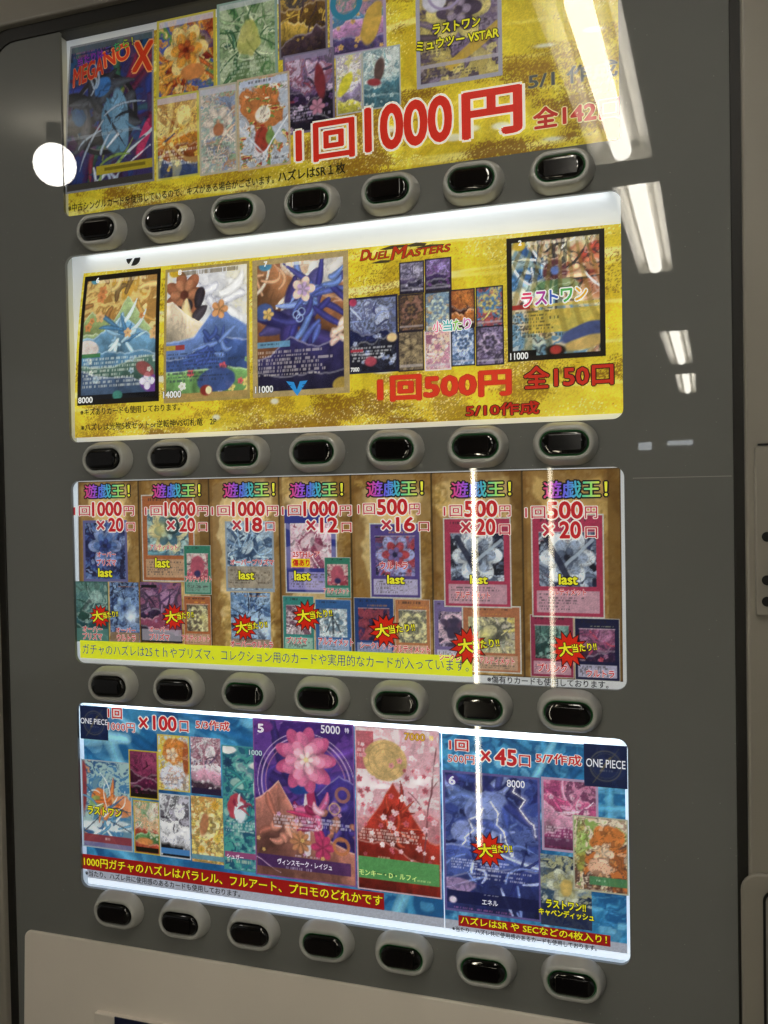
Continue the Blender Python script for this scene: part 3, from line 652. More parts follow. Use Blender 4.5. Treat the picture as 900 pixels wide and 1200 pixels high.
pa.card((277, 94), (341, 192), [('mix', ['c8ccd4', 'aeb6c4', 'd4d0d4'], 4), ('blob', .5, .36, .40, .26, 0, 'c07038', 1, .5), ('patch', ['b02a20', 'e0b868', '5f9040', 'c86028', 'ece0c0'], 9, .9), ('blob', .48, .42, .15, .09, 0, 'e4d8c4'), ('blob', .45, .68, .14, .12, 0, 'a83828', 1, .4), ('blob', .62, .68, .09, .08, 0, '74984c'), ('ink', 5, '4a2c1c', .4),
    ('line', .02, .52, .5, .84, .03, 'dfe4ee'), ('line', .98, .46, .5, .84, .03, 'dfe4ee'), ('rows', .1, .86, .9, .93, 2, '404048', .5), ('rect', .05, .03, .95, .10, 'b8c0d8', .9), ('rows', .2, .04, .9, .09, 1, '303040', .6), ('frame', .04, 'b8a080'), ('mottle', 18, .12)], 'white card with a basket of red fruit', lay=7)
pa.card((331, 66), (393, 150), auto(['2a1c3c', '4a3060', '1c1828', '6a4a80', '8a3040', 'c8b0c8'], sc=4, frame='6a6078', rc='c8b8d8') + [('blob', .72, .40, .10, .22, -8, '7a2830'), ('petal', .66, .70, .15, 6, 'b07088'), ('rect', .04, .02, .9, .08, '8a80a0', .7)], 'dark purple card', lay=5)
pa.card((393, 66), (425, 131), auto(['d0c8d8', 'c8c038', '9a88b0', 'e8e0e0', '88a0a8'], sc=4, frame='a8a8b0', rows=False) + [('blob', .35, .5, .2, .22, 30, 'cfc42c')], 'yellow and lilac card', lay=6)
pa.card((424, 60), (470, 123), auto(['6a98a0', 'a8c0c0', '3f7080', 'd0d8d4', '88a890'], sc=4, frame='a0a8a8', rows=False) + [('blob', .45, .35, .13, .2, 10, '5a4440'), ('blob', .3, .55, .18, .06, 10, '9c3038')], 'sea blue card', lay=6)
pa.card((486, -40), (589, 88), auto(['6a5878', '8a7a90', '4a3c50', 'b09c50', 'c8b868', '786880'], sc=3, rows=False, ink='2c2430') + [('blob', .22, .30, .14, .10, 0, 'c0bcc8'), ('ring', .35, .25, .2, .03, '9a8ab0'), ('line', .4, .85, .95, .6, .12, 'c8a02c', .8), ('rows', .05, .66, .6, .74, 3, '2c2430', .6), ('rect', .03, .82, .97, .85, 'a8a0b0', .8), ('rows', .05, .87, .95, .95, 3, '34303a', .5), ('frame', .05, '9a98a8')], 'grey and gold card in the middle')
# writing
pa.text('title_lettering', 'MEGA', (80, 104), 83, 118, 'a02418', 'b8703c', .03, .06, 8, 12, skew=.2)
pa.text('title_lettering', 'NO', (118, 81), 62, 150, 'c03820', 'd89050', .04, .08, 8, 10)
pa.text('title_lettering', 'X', (152, 85), 51, 176, 'b03018', 'c88850', .05, .09, 8, -4)
pa.text('title_lettering', 'こちら！', (119, 66), 56, 153, '5a8a2a', '1a1430', .02, .07, 9, 8, rainbow=['5a2a90', '2a8a60', '8ab030', 'a0a030'])
pa.text('title_lettering', '当たりは', (84, 80), 70, 117, '7a2a90', '30104a', .02, .06, 9, 8)
pa.text('price_lettering', '1回', (347, 193), 148, 416, 'c42a1c', 'eae4d4', .035, .085, 11)
pa.text('price_lettering', '1000', (428, 179), 127, 530, 'c42a1c', 'eae4d4', .05, .085, 11)
pa.text('price_lettering', '円', (542, 164), 110, 612, 'c42a1c', 'eae4d4', .05, .09, 11)
pa.text('count_lettering', '全142口', (625, 152), 127, 727, 'b02a22', 'd8cfa0', .05, .09, 11)
pa.text('date_lettering', '5/1 作成', (619, 106), 86, 724, '4a4d50', 'a89c60', .03, .05, 11)
pa.text('prize_lettering', 'ラストワン', (507, 41), 29, 563, 'd8d02a', '14120a', .05, .14, 12)
pa.text('prize_lettering', 'ミュウツー VSTAR', (488, 61), 49, 585, 'd8d02a', '14120a', .05, .14, 12)
pa.text('notice_lettering', '※中古シングルカードを使用しているので、キズがある場合がございます。', (80, 249), 239, 322, '14140e', None, .02, 0, 11)
pa.text('notice_lettering', 'ハズレはSR１枚', (326, 214), 201, 405, '14140e', None, .03, 0, 11)

# ---------------------------------------------------------------- second poster
pb = Poster('B', 'yellow card poster in the second window with three tall illustrated cards', 'card lottery posters in the display windows', (400, 480))
zbt = at(100, 320, YP)[1]; zb1 = at(728, 262, YP)[1]; zb0 = at(85, 514, YP)[1]
pb.grid('paper_sheet', .0045, zb0+.001, .951, zbt, GOLD2 + clouds(8, 16, (.1, .98)), 9, 0, .0017,
        top=lambda X: zbt + (zb1-zbt)*np.clip(X/.95, 0, 1))
pb.card((86, 326), (186, 470), [('mix', ['c89838', 'd8b868', 'a87838', 'e0c880'], 2.6), ('strokes', ['8a5a2c', 'b88a40', '6a5030', 'd8b870'], 12, .03, .85, .4, .2, 1.1), ('hills', .38, .12, 2.6, '7c8c54', 1, 0, (.15, .3, .14)), ('hills', .44, .08, 3, '8fa46c', 1, 0, (.6, .34, .22)), ('hills', .50, .06, 3.4, '5f8fb0', 1, 0, (.55, .36, .20)), ('strokes', ['a8c4d0', '7fa4bc', '3c6c94', 'c8dcdc'], 20, .022, .9, .55, .5, .5), ('hills', .60, .05, 4, '4b7899', 1, .05), ('hills', .68, .06, 3, '46685c', 1, -.1), ('hills', .80, .05, 3, '3c506c', 1, .1), ('blob', .12, .56, .13, .06, 10, 'd0c4bc'), ('scatter', 8, .05, ['c87840', 'e0a868'], .1, .5), ('blob', .9, .86, .12, .07, 0, '6a3a90'), ('petal', .86, .84, .09, 4, 'e0d8ec'), ('blob', .84, .75, .12, .05, 30, 'a04040', .8), ('scatter', 10, .035, ['c8d0c0', '90a8b8'], .62, .9), ('mottle', 10, .14),
    ('rect', .04, .60, .28, .635, '3c7a40', .9), ('rows', .06, .64, .95, .88, 8, 'e4e4d8', .55), ('rows', .18, .03, .92, .085, 1, 'e0d0a8', .8), ('rect', 0, .92, 1, 1, '14141a'), ('blob', .5, .935, .06, .035, 0, '3f8c7c', 1, 0), ('blob', .15, .035, .055, .032, 0, '4488a0', 1, 0), ('frame', .05, '17120e'), ('grain', .06)], 'tall black-edged card with a blue and green mountain scene', lay=3)
pb.card((188, 317), (293, 467), [('grad', 'e4e2dc', 'cfd4c4'), ('mix', ['e8e4d8', 'd4d4dc', 'e4dcc0', 'd8d8d8'], 2.4, .7), ('strokes', ['f4f2f0', 'c4c4d0', 'd8d8e4'], 16, .05, .85, .68, .24, .7), ('petal', .24, .20, .25, 7, '985a3c'), ('petal', .24, .20, .17, 6, 'b0704c'), ('blob', .24, .20, .05, .035, 0, '5c3024'), ('strokes', ['e0b468', 'e8c890', '2c2830', '3c343c'], 10, .05, .95, .30, .36, .35), ('hills', .42, .04, 3, 'e4d0b0', 1, .3, (.1, .25, .06)), ('hills', .50, .05, 3, '5c78b4', 1, -.1, (.66, .30, .22)), ('petal', .66, .33, .10, 5, 'd8955c'), ('hills', .62, .05, 3, '4460a4', 1, -.1, (.62, .30, .10)), ('strokes', ['3c5096', '6c88c4', '2f3f7c'], 14, .025, .85, .62, .62, .5), ('hills', .76, .05, 3, '6a9a54', 1, .0), ('scatter', 14, .04, ['e8e0d8', 'd84c58', 'e8c868', '8ab868'], .7, .95), ('blob', .62, .84, .22, .10, 0, '34468c', .9, .3), ('mottle', 10, .10),
    ('rect', .03, .57, .25, .605, 'a83428', .9), ('rect', .03, .57, .14, .605, 'b8a030', .9), ('rows', .05, .63, .98, .86, 8, '2c3448', .55), ('rows', .15, .03, .95, .08, 1, '5a4828', .8), ('rect', 0, .935, 1, 1, 'a88848'), ('blob', .50, .92, .07, .04, 0, '8a2c24', 1, 0), ('blob', .53, .92, .035, .03, 0, 'e0d8a0', 1, 0), ('blob', .12, .03, .07, .035, 0, 'c8a020', 1, 0), ('frame', .03, 'a08848'), ('mottle', 20, .10), ('grain', .06)], 'tall pale card with blue and brown shapes in the middle of the three', lay=4)
pb.card((293, 306), (410, 460), [('mix', ['a8683c', 'b88458', '9a6040', 'd0b8a0', 'c8a888'], 2.2), ('blob', .82, .12, .25, .12, 0, 'ccd2d4', .8, .5), ('hills', .20, .12, 2.6, '9c6038', .9, .5), ('strokes', ['dcc8b4', 'c89870', 'e8d8c8'], 10, .018, .85, .2, .25, .9), ('hills', .36, .10, 3, '8a5434', .9, -.1), ('strokes', ['38306c', '2c2860', '44407c'], 16, .07, .95, .48, .45, .6), ('strokes', ['4858a0', '5c78b8', '3c3c80', '7890cc', '34347c'], 26, .028, .95, .70, .32, .75), ('petal', .54, .24, .12, 5, 'e0c4b0'), ('petal', .54, .24, .07, 5, 'b89ac0'), ('hills', .66, .08, 2.6, '2c2858', .95, -.1, (.4, .3, .1)), ('strokes', ['d8b49c', 'e4ccb8'], 6, .03, .8, .86, .56, .3), ('blob', .14, .38, .11, .06, 0, '3c5088', 1, .5), ('petal', .17, .40, .06, 5, 'd8b060'), ('hills', .84, .05, 3, '221f38', .9, 0),
    ('ring', .47, .42, .035, .010, '9cb4dc'), ('ring', .52, .40, .035, .010, '9cb4dc'), ('ring', .50, .445, .035, .010, '9cb4dc'), ('mottle', 10, .12),
    ('rect', .04, .60, .40, .64, '5c94b8', .9), ('rows', .08, .61, .38, .635, 1, '1c3450', .6), ('rows', .06, .67, .97, .86, 7, 'e0d4c8', .55), ('rows', .3, .03, .86, .085, 1, 'f0ece0', .8), ('blob', .14, .05, .07, .035, 0, '3c7a9c', 1, 0), ('blob', .93, .94, .09, .05, 0, 'b09038', 1, .4), ('frame', .05, 'a8905c'), ('mottle', 18, .12), ('grain', .06)], 'tall brown card with a dark blue ribbon shape and a blue emblem', lay=5)
pb.card((407, 350), (467, 435), auto(['1c2048', '3c4880', '20202c', '7888b8', '2a2c60', 'b8c0d8'], sc=4, frame='20203a', ia=.8) + [('blob', .1, .06, .08, .05, 0, 'a83050', 1, 0), ('rect', .05, .68, .3, .72, 'b83040', .9), ('blob', .45, .85, .12, .06, 0, 'b04050'), ('blob', .88, .55, .1, .06, 0, 'd0b078')], 'dark blue card beside the small cards')
sm = [((467, 308), (497, 343), ['483c60', '8880a0', '2c2840', 'b8b0c8']), ((497, 304), (529, 340), ['3c2858', '6a3c80', '28243a', 'a088c8', '303038']),
      ((466, 346), (497, 387), ['5a4030', '7a5c3c', '3c3030', '8a6050']), ((497, 343), (528, 387), ['88a8b8', 'b8c0b0', '607a98', 'd09850']),
      ((527, 340), (557, 383), ['3c1c18', '8a4020', 'c07030', '2c1414']), ((557, 337), (590, 382), ['785878', 'c0b060', '4070a0', 'b04848', '3c3048']),
      ((466, 389), (497, 434), ['403830', '6c5c48', '988460', '302820']), ((497, 388), (529, 433), ['e0ccc8', 'c08098', 'd8b8a0', '9a5c74']),
      ((528, 385), (557, 428), ['5878a8', 'a8b8d8', '34507c', 'd0d8e8']), ((557, 383), (591, 427), ['584868', '8878a0', '3c3448', 'b09cb8'])]
for tl, br, pal in sm:
    pb.card(tl, br, auto(pal, sc=4, frame='28222c' if pal[0] != 'e0ccc8' else 'd8c8c8', rows=False, ia=.6) + [('rect', .05, .84, .95, .9, 'c0b8c0', .5)], lay=3 + (tl[0] % 5)*.4)
pb.card((593, 280), (710, 417), [('mix', ['a8b4b8', '5a84a0', 'c8b898', 'a87860', '788c60'], 3), ('blob', .22, .30, .20, .20, 20, '3c6ea0', 1, .5), ('blob', .80, .28, .20, .22, -20, 'b06848', 1, .5), ('strokes', ['3c6ea0', '284e88', '88b0d0', 'dce4e8'], 14, .04, .9, .22, .3, .6), ('strokes', ['a83c2c', 'c8704c', '782c24', 'e0b890'], 14, .04, .9, .8, .28, .6), ('strokes', ['1c1c24', 'f0f0f0', 'd8c088'], 14, .012, .85, .5, .3, 1), ('blob', .50, .30, .12, .10, 0, '5c2c34'), ('blob', .50, .29, .05, .035, 0, '4c64a8'), ('blob', .50, .42, .24, .06, 0, '4c7048'), ('rays', .5, .3, 7, 'e0d890', .5), ('line', .5, .10, .5, .24, .02, '504038'), ('ink', 4, '20242c', .7), ('ink', 3, 'e8ecec', .4),
    ('rect', .04, .55, .97, .58, 'c8b040', .8), ('rect', .22, .60, .95, .78, 'c8ac34', .85), ('rays', .55, -.6, 60, '806820', .5, .1), ('blob', .8, .80, .25, .07, -15, '3c4878'), ('blob', .8, .88, .22, .05, -12, 'b89850'), ('rows', .06, .60, .6, .82, 8, '28281c', .5), ('rows', .18, .05, .9, .09, 1, 'e0d8c8', .7), ('rect', .02, .545, .24, .585, 'a02c24'),
    ('rect', 0, .91, .3, 1, '100e0c'), ('blob', .50, .925, .10, .045, 0, '201810'), ('blob', .50, .925, .06, .035, 0, 'a83028', 1, 0), ('blob', .13, .07, .07, .04, 0, 'b89828', 1, 0), ('frame', .055, '1c1712'), ('mottle', 22, .12)], 'large black-edged card with red and blue flames at the right end', lay=4)
pb.text('logo_lettering', 'D', (421, 306), 294, 431, 'a83018', '3c2818', .03, .06, 9, 3, skew=.3)
pb.text('logo_lettering', 'UEL', (431, 305.5), 297, 455, 'a83018', '3c2818', .02, .06, 9, 2, skew=.3)
pb.text('logo_lettering', 'M', (457, 305), 290, 473, 'a83018', '3c2818', .03, .06, 9, 2, skew=.3)
pb.text('logo_lettering', 'ASTERS', (474, 302), 293.5, 526, 'a83018', '3c2818', .02, .06, 9, 2, skew=.3)
for (a, b, c) in (((444, 293), (474, 288), 1.4), ((474, 289), (500, 286), 1.6), ((486, 291), (521, 287), 1.2), ((434, 309), (458, 306), 1.2)):
    p = at(*a, YP); q = at(*b, YP); d = .0012*c; pb.poly('logo_flourish', [(p[0], p[1]), (p[0]+.01, p[1]-d), (q[0]-.004, q[1]-d*1.6), (q[0], q[1]+.001), ((p[0]+q[0])/2, (p[1]+q[1])/2+d*2)], '403824', 8.5)
pb.text('price_lettering', '1回500円', (443, 471), 442, 599, 'c43420', 'a83c20', .05, .07, 11)
pb.text('count_lettering', '全150口', (614, 456), 430, 719, 'b02a1c', '281810', .04, .09, 11)
pb.text('date_lettering', '5/10作成', (546, 489), 474, 632, 'a82418', '281810', .035, .09, 11)
for ch, x, y, w, c in (('小', 507, 390, 11, 'd85a80'), ('当', 519, 388.5, 11, '48a0a0'), ('た', 531, 387.5, 10, '78b048'), ('り', 543, 386, 9, 'c078b0')):
    pb.text('prize_lettering', ch, (x, y), y-13, x+w, c, 'ece8e4', .03, .10, 12)
for ch, x, w, c in (('ラ', 611, 13, 'c83c60'), ('ス', 627, 14, 'a03c90'), ('ト', 644, 10, '3c58a8'), ('ワ', 657, 14, '4c9c50'), ('ン', 674, 14, 'c89c30')):
    y = 360 - (x-611)*.12; pb.text('prize_lettering', ch, (x, y), y-16, x+w, c, 'ecece8', .05, .12, 12, 0)
pb.text('notice_lettering', '※キズありカードも使用しております。', (94, 487.5), 479, 211, '14100a', None, .022, 0, 11)
pb.text('notice_lettering', '※ハズレは光物5枚セットor逆転神VS切札竜　2P', (95, 505.5), 497, 254, '14100a', None, .022, 0, 11)
for t, x, y, h, x1 in (('8000', 91, 473, 7, 108), ('14000', 191, 467, 8, 212), ('11000', 299, 461, 8, 320), ('11000', 598, 422, 8, 619), ('7000', 411, 436, 5, 421)):
    pb.text('power_number', t, (x, y), y-h, x1, 'e4e4e0', '101014', .03, .09, 12)
for t, x, y in (('6', 101.5, 333), ('8', 204, 323), ('7', 307, 313), ('2', 607, 288)):
    pb.text('cost_number', t, (x, y), y-6, x+4, 'ecece8', None, .05, 0, 12)
v = [at(*p, YP) for p in ((336, 447), (345, 448), (348.5, 457), (352, 447), (361, 446), (349, 464))]
pb.poly('wing_emblem', v, '2f84c4', 12)
for i in (0, 1):
    a = at(337+i*1.5, 451+i*4, YP); b = at(342+i, 452+i*3.4, YP); c_ = at(355-i, 451+i*3.4, YP); d = at(360-i*1.5, 450+i*4, YP)
    pb.poly('wing_emblem_line', [a, b, (b[0], b[1]-.0012), (a[0], a[1]-.0012)], '102c50', 12.6)
    pb.poly('wing_emblem_line', [c_, d, (d[0], d[1]-.0012), (c_[0], c_[1]-.0012)], '102c50', 12.6)

# ---------------------------------------------------------------- third poster
pc = Poster('C', 'parchment poster of seven columns in the third window, yellow notice strip along its lower edge', 'card lottery posters in the display windows', (400, 790))
X0c, zt_c = at(84, 565, YP); X1c, zb_c = at(729, 808, YP)
pc.grid('paper_sheet', .003, WIN['C'][0]-.003, .951, zt_c+.002, [('fill', 'c3c5c6'), ('mottle', 6, .06)], 1, 0, .006)
thin_line = [84, 164, 246.5, 328.5, 412.5, 507, 613, 728.5]
bot = [752, 755, 761, 766, 772, 789, 799]
PAR = [('mix', ['6a4818', 'a07828', 'c0963c', 'd4b468', 'a8803a', 'ccaa5c'], 3.2), ('mix', ['c8ac70', '8a6428', 'd2b884'], 7, .4), ('ink', 2.2, '6a4c20', .22), ('mottle', 24, .18)]
for i in range(7):
    ops = list(PAR); bright = ['d4b878', 'c8a868', 'd8c08c', 'd8c090', 'd0b880', 'ccb078', 'c09c58'][i]
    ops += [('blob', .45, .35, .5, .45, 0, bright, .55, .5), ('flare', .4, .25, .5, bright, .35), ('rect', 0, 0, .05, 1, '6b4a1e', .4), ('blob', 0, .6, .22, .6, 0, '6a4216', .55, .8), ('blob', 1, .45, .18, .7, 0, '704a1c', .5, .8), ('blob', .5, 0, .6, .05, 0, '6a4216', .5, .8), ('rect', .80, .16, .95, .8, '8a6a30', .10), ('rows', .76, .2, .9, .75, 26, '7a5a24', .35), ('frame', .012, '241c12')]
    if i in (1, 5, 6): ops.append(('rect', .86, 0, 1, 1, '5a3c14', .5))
    yy = (570+760)/2; xa, xb = at(thin_line[i], yy, YP)[0], at(thin_line[i+1], yy, YP)[0]
    xa = max(xa, .005); zb = at(thin_line[i], bot[i]-.5, YP)[1] if i < 5 else at(728, 799, YP)[1]
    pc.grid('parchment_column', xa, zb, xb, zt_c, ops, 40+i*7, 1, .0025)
BL = ['20305c', '3c5890', '6888b8', '182040', '88a8cc']
SIL = ['4a6a90', '88a8c4', '2c4468', 'b8ccd8', '5c7ca0']
tiny = [((96, 610), (150, 682), auto(['181c4c', '2c3c80', '4c6ca8', '1c1c40', '7c90c0'], sc=3, rows=False, ia=.6, frame='5c5c90'), 'dark blue card'),
 ((85, 681), (128, 753), auto(['1c4038', '3c7468', '184850', '88a8a0', '2c3038'], sc=3.5, ia=.6, rows=False) + [('rect', 0, .78, 1, 1, '4c8078', .8), ('frame', .02, '305c50')], None),
 ((128, 682), (164, 756), auto(BL, sc=3, ia=.4, rows=False) + [('flare', .75, .55, .22, 'e4f0f8', .9), ('rect', .02, .80, .98, .97, '8a6c4c', .9), ('rows', .3, .06, .95, .09, 1, 'c86c30', .8)], None),
 ((165, 580), (229, 682), framed('a85c30', ['5c90a0', '98b8b8', '3c6478', 'c8c090', '8c6c4c'], 'b8906c') + [('ring', .58, .36, .12, .05, '203840'), ('flare', .35, .40, .14, 'd8c468', .8)], 'orange-framed card in the second column'),
 ((164, 682), (214, 754), auto(['241838', '4c2c5c', '8c3c58', '141020', 'a878a0'], sc=3, ia=.6, rows=False) + [('rect', .02, .78, .98, .97, 'a09ca8', .8), ('rect', .02, .04, .4, .09, '101018')], None),
 ((215, 639), (248, 697), framed('2c7860', ['c05068', 'd0c0b8', 'a03848', '302028'], '6c9c88') + [('blob', .5, .42, .26, .22, 0, 'b04c60'), ('blob', .5, .58, .12, .07, 0, '2c2c58')], 'small green-framed card'),
 ((215, 698), (248, 758), framed('a85c30', ['a89868', 'd0c890', '5c5040', 'b8b8a0'], 'b08868', stars='e0a030') + [('flare', .7, .42, .12, 'e8e080', .8)], None),
 ((263.5, 611), (322, 694), auto(SIL, sc=2.6, rows=False, ia=.5, ink='20344c') + [('rect', .03, .64, .97, .95, 'a08868', .75), ('rows', .06, .68, .94, .9, 6, '4c4030', .35), ('frame', .03, '8898a8')], 'silver blue card in the third column'),
 ((270, 694), (318, 763), auto(['2c4878', '5880b0', '98b8d8', '182848', '406098'], sc=2.6, rows=False, ia=.6) + [('flare', .85, .6, .2, 'e4f0f8', .8), ('rect', .02, .80, .98, .97, '8c6c50', .8), ('rows', .35, .05, .95, .08, 1, 'c87838', .8)], None),
 ((333, 597), (396, 696), framed('2c3488', ['c890b0', 'e0c8d0', '8c3c58', 'a05078', 'd0a0b8'], '8c84c0') + [('rays', .5, .34, 7, 'f0dce4', .5), ('rect', 0, 0, 1, .17, '2c3488')], 'blue-framed pink card in the fourth column'),
 ((331, 698), (369, 764), framed('2c8078', ['b8a8b0', 'd8ccd0', '6c4458', '302430'], '88b0a0'), None),
 ((369, 702), (412.5, 767), framed('2c5c98', ['98b4c0', 'c8d4d8', '607c90', 'a86070'], '88a0c0') + [('line', .5, .3, .3, .6, .03, '283440'), ('line', .5, .3, .7, .6, .03, '283440'), ('line', .5, .25, .5, .62, .04, '283440')], None),
 ((380, 653), (411.5, 701), framed('2c7860', ['c05068', 'd0c0b8', 'a03848', '302028'], '6c9c88') + [('blob', .5, .42, .26, .22, 0, 'b04c60'), ('blob', .5, .58, .12, .07, 0, '2c2c58')], None),
 ((432.5, 613), (494, 702), framed('4c3c84', ['30386c', '6c5c98', 'a83840', '1c2040', '98a0d0'], 'a8a0c0', stars='d89030'), 'purple-framed card in the fifth column'),
 ((414.5, 700), (462.5, 773), framed('1c3c78', ['1c1838', '3c2c58', '903848', '100c20'], '7c88b0', stars='c87830'), None),
 ((462.5, 702), (505, 776), framed('b06c40', ['a0a080', 'd0c890', '6c6c5c', 'c0b0a8'], 'c0987c', stars='d09030'), None),
 ((508, 703), (556, 783), framed('6c5c94', ['a898b0', 'c8a8b8', '38304c', '6c6088'], 'b0a8c0') + [('blob', .5, .42, .14, .17, 20, '38304c'), ('blob', .3, .34, .16, .05, 30, '4c3c58'), ('blob', .75, .34, .18, .05, -30, '5c3c58')], None),
 ((541, 709), (611.5, 790), framed('a86440', ['8c9480', 'c0b888', '5c5c50', 'b0a898', 'd0c060'], 'b08c70', stars='d09030') + [('flare', .38, .45, .10, 'e8e080', .8)], None),
 ((519, 607), (600, 713), framed('a82c4c', ['1c2444', '4c5870', '8898b0', '141828', 'c8d0d8'], 'b88898') + [('line', .45, .5, .85, .25, .05, 'a8b8c8', .8), ('line', .2, .22, .5, .62, .09, '181c34', .8)], 'red-framed card in the sixth column'),
 ((622, 603), (709, 725), framed('a82c4c', ['20284c', '4c5870', '8898b0', '141828', 'c8d0d8', 'a86070'], 'b88898') + [('line', .45, .5, .85, .25, .05, 'a8b8c8', .8), ('line', .2, .22, .5, .62, .09, '181c34', .8)], 'large red-framed card in the rightmost column'),
 ((621, 720), (673, 795), framed('8c2444', ['1c3c3c', '3c6c60', '102424', '78a098'], 'b08090'), None),
 ((673, 724), (727, 799), framed('14183c', ['4c2448', '8c3c64', '281838', 'a86c90', 'c03c50'], '9c98b0', stars='c8c890'), None)]
for i, (tl, br, ops, lab) in enumerate(tiny):
    pc.card(tl, br, ops, lab, lay=2 + (i % 4)*.6 + (3 if tl in ((380, 653), (215, 639), (519, 607), (622, 603)) else 0), res=.0013)
RB = ['d04468', 'b44cc0', '6460d8', '48a4c8', '5cd088', 'c8d850', 'f0e840']
heads = [(98, 150, 584, 568), (179, 233, 583.5, 567.5), (262, 320, 583, 566), (340, 400, 583, 566), (430, 494, 582, 564), (529, 597, 583, 564.5), (637, 710, 584, 564)]
for a, b, y1, y0 in heads:
    pc.text('title_lettering', '遊戯王！', (a, y1), y0, b+2, 'b03050', '14101c', .025, .13, 9, rainbow=RB)
R_, W_ = 'b42028', 'e6dcd4'
def price(a, b, yb, yt, num):
    w = b-a; h = yb-yt
    pc.text('price_lettering', '1回', (a, yb-.5), yb-h*.72, a+w*.28, 'b03040', W_, .012, .08, 11)
    pc.text('price_lettering', num, (a+w*.31, yb), yt, a+w*.80, R_, W_, .05, .11, 11)
    pc.text('price_lettering', '円', (a+w*.83, yb-.5), yb-h*.72, b, 'b03040', W_, .012, .08, 11)
def count(a, b, yb, yt, num):
    w = b-a; h = yb-yt
    pc.text('count_lettering', '×', (a, yb-h*.12), yb-h*.82, a+w*.21, 'b03040', W_, .02, .08, 12)
    pc.text('count_lettering', num, (a+w*.31, yb), yt, a+w*.70, R_, W_, .05, .11, 12)
    pc.text('count_lettering', '口', (a+w*.78, yb-.3), yb-h*.66, b, 'b03040', W_, .02, .08, 12)
for q in ((85, 157, 605, 588.5, '1000'), (170, 244, 605, 588.5, '1000'), (248, 326, 605, 588, '1000'), (330.5, 412, 605, 587.5, '1000'), (419.5, 492, 603.5, 585, '500'), (520, 598.5, 606, 587, '500'), (615.5, 700, 608, 588, '500')): price(*q)
for q in ((113, 158, 623, 607, '20'), (195.5, 243, 623, 607, '20'), (272.5, 322, 623, 606.5, '18'), (359, 412, 624, 606.5, '12'), (447, 503, 623, 606, '16'), (540, 598, 627, 608, '20'), (636, 700, 631, 611, '20')): count(*q)
def lab(t, a, b, y0, y1, n='grade_lettering'): pc.text(n, t, (a, y1), y0, b, 'b01c28', 'e8dcd8', .04, .085, 12.5)
def last(a, b, y0, y1): pc.text('last_lettering', 'last', (a, y1), y0, b, 'e6e030', '14120a', .04, .12, 13)
UL, OV, PR, AL, SC = 'ウルトラ', 'オーバー', 'プリズマ', 'アルティメット', 'シークレット'
for q in ((OV, 113.5, 135.5, 646.5, 652.5), (PR, 113, 136, 655, 663), (OV, 97, 120, 733, 740), (PR, 97, 120, 741, 749), (OV, 136, 159, 735, 741), (UL, 137, 159, 743, 751),
          (AL, 176, 208, 638, 645), (AL, 217, 248, 675, 682), (OV, 175, 199, 734, 740), (PR, 175, 199, 742, 750), (AL, 213, 246, 744, 751),
          ('オーバープリズマ', 270, 321, 655, 662), ('オーバーウルトラ', 270, 320, 750, 758), ('25THレア', 343, 375, 646, 653), (AL, 379, 409, 689, 695.5), (PR, 336, 360, 746, 754), (AL, 373, 414, 747, 756),
          (UL, 445, 478, 658, 667), (SC, 422, 459, 752, 760), (AL, 460, 504, 756, 764.5), (AL, 534, 574.5, 693, 701.5), (SC, 515, 552, 766, 774), (AL, 562, 603, 769.5, 778),
          (AL, 643, 687, 690, 697.5), ('プリンク', 630, 664.5, 777, 787), (UL, 687, 720, 784.5, 793)): lab(*q)
x, z1 = at(342, 654.5, YP); x1, z0 = at(364, 664.5, YP)
bx = pc.poly('yellow_tag', [(x, z0), (x1, z0), (x1, z1), (x, z1)], 'd8c020', 11.5)
pc.text('lettering', '傷あり', (343, 663.5), 655.5, 363, 'b82018', None, .05, 0, 12, parent=bx)
for q in ((115, 131.5, 666, 676), (182, 199, 654, 665), (280, 298, 669, 679), (345, 364, 669, 680), (454, 474, 674, 684), (551, 571.5, 674, 684), (655, 677, 673, 685)): last(*q)
for c, r, x1 in (((117, 722), 11, 139), ((203.5, 723), 12, 227.5), ((286, 735), 12, 314), ((359, 722), 13, 390), ((451, 739), 14, 487), ((549, 757), 15, 586), ((666, 761), 14, 700)): pc.burst(c, r, x1, 14)
x0, z1 = at(94.5, 750, YP); _, z0 = at(94.5, 770.5, YP); x1, _ = at(554, 796, YP)
st = pc.poly('notice_strip', [(x0, z0), (x1, z0), (x1, z1), (x0, z1)], 'd6dc28', 9)
pc.text('lettering', 'ガチャのハズレは25ｔｈやプリズマ、コレクション用のカードや実用的なカードが入っています。', (97, 766.5), 754, 549, '24387c', None, .004, 0, 10.5, parent=st)
pc.text('notice_lettering', '※傷有りカードも使用しております。', (571, 800), 791.5, 713, '141418', None, .022, 0, 12)

# ---------------------------------------------------------------- fourth window: two posters side by side
SEA = [('mix', ['124a80', '1c6ca8', '2c8cc4', '4aa8d8', '1a5c98', '3898cc'], 3.0), ('mix', ['5cb4dc', '10487c', '2480b8'], 6, .45), ('patch', ['9cd4e8', '14508c', '58b0d8'], 12, .3), ('wave', 4, '8cd0e8', .25), ('strokes', ['8cd0e8', '14508c', '58b0d8', '0f4478'], 26, .02, .55, .5, .5, 2.2), ('mottle', 20, .15)]
pd = Poster('D', 'left blue sea poster in the lowest window with purple and pink cards', 'card lottery posters in the display windows', (300, 1050))
pe = Poster('D', 'right blue sea poster in the lowest window with a large dark blue card', 'card lottery posters in the display windows', (630, 1100))
xs = at(519, 960, YP)[0]
zt_d = at(94, 826, YP)[1]; zbot = at(94, 1027, YP)[1]; zsea = zbot + .012
zt_r = at(733, 876, YP)[1]; slope = lambda X: zt_d + (zt_r-zt_d)*np.clip(X/.947, 0, 1)
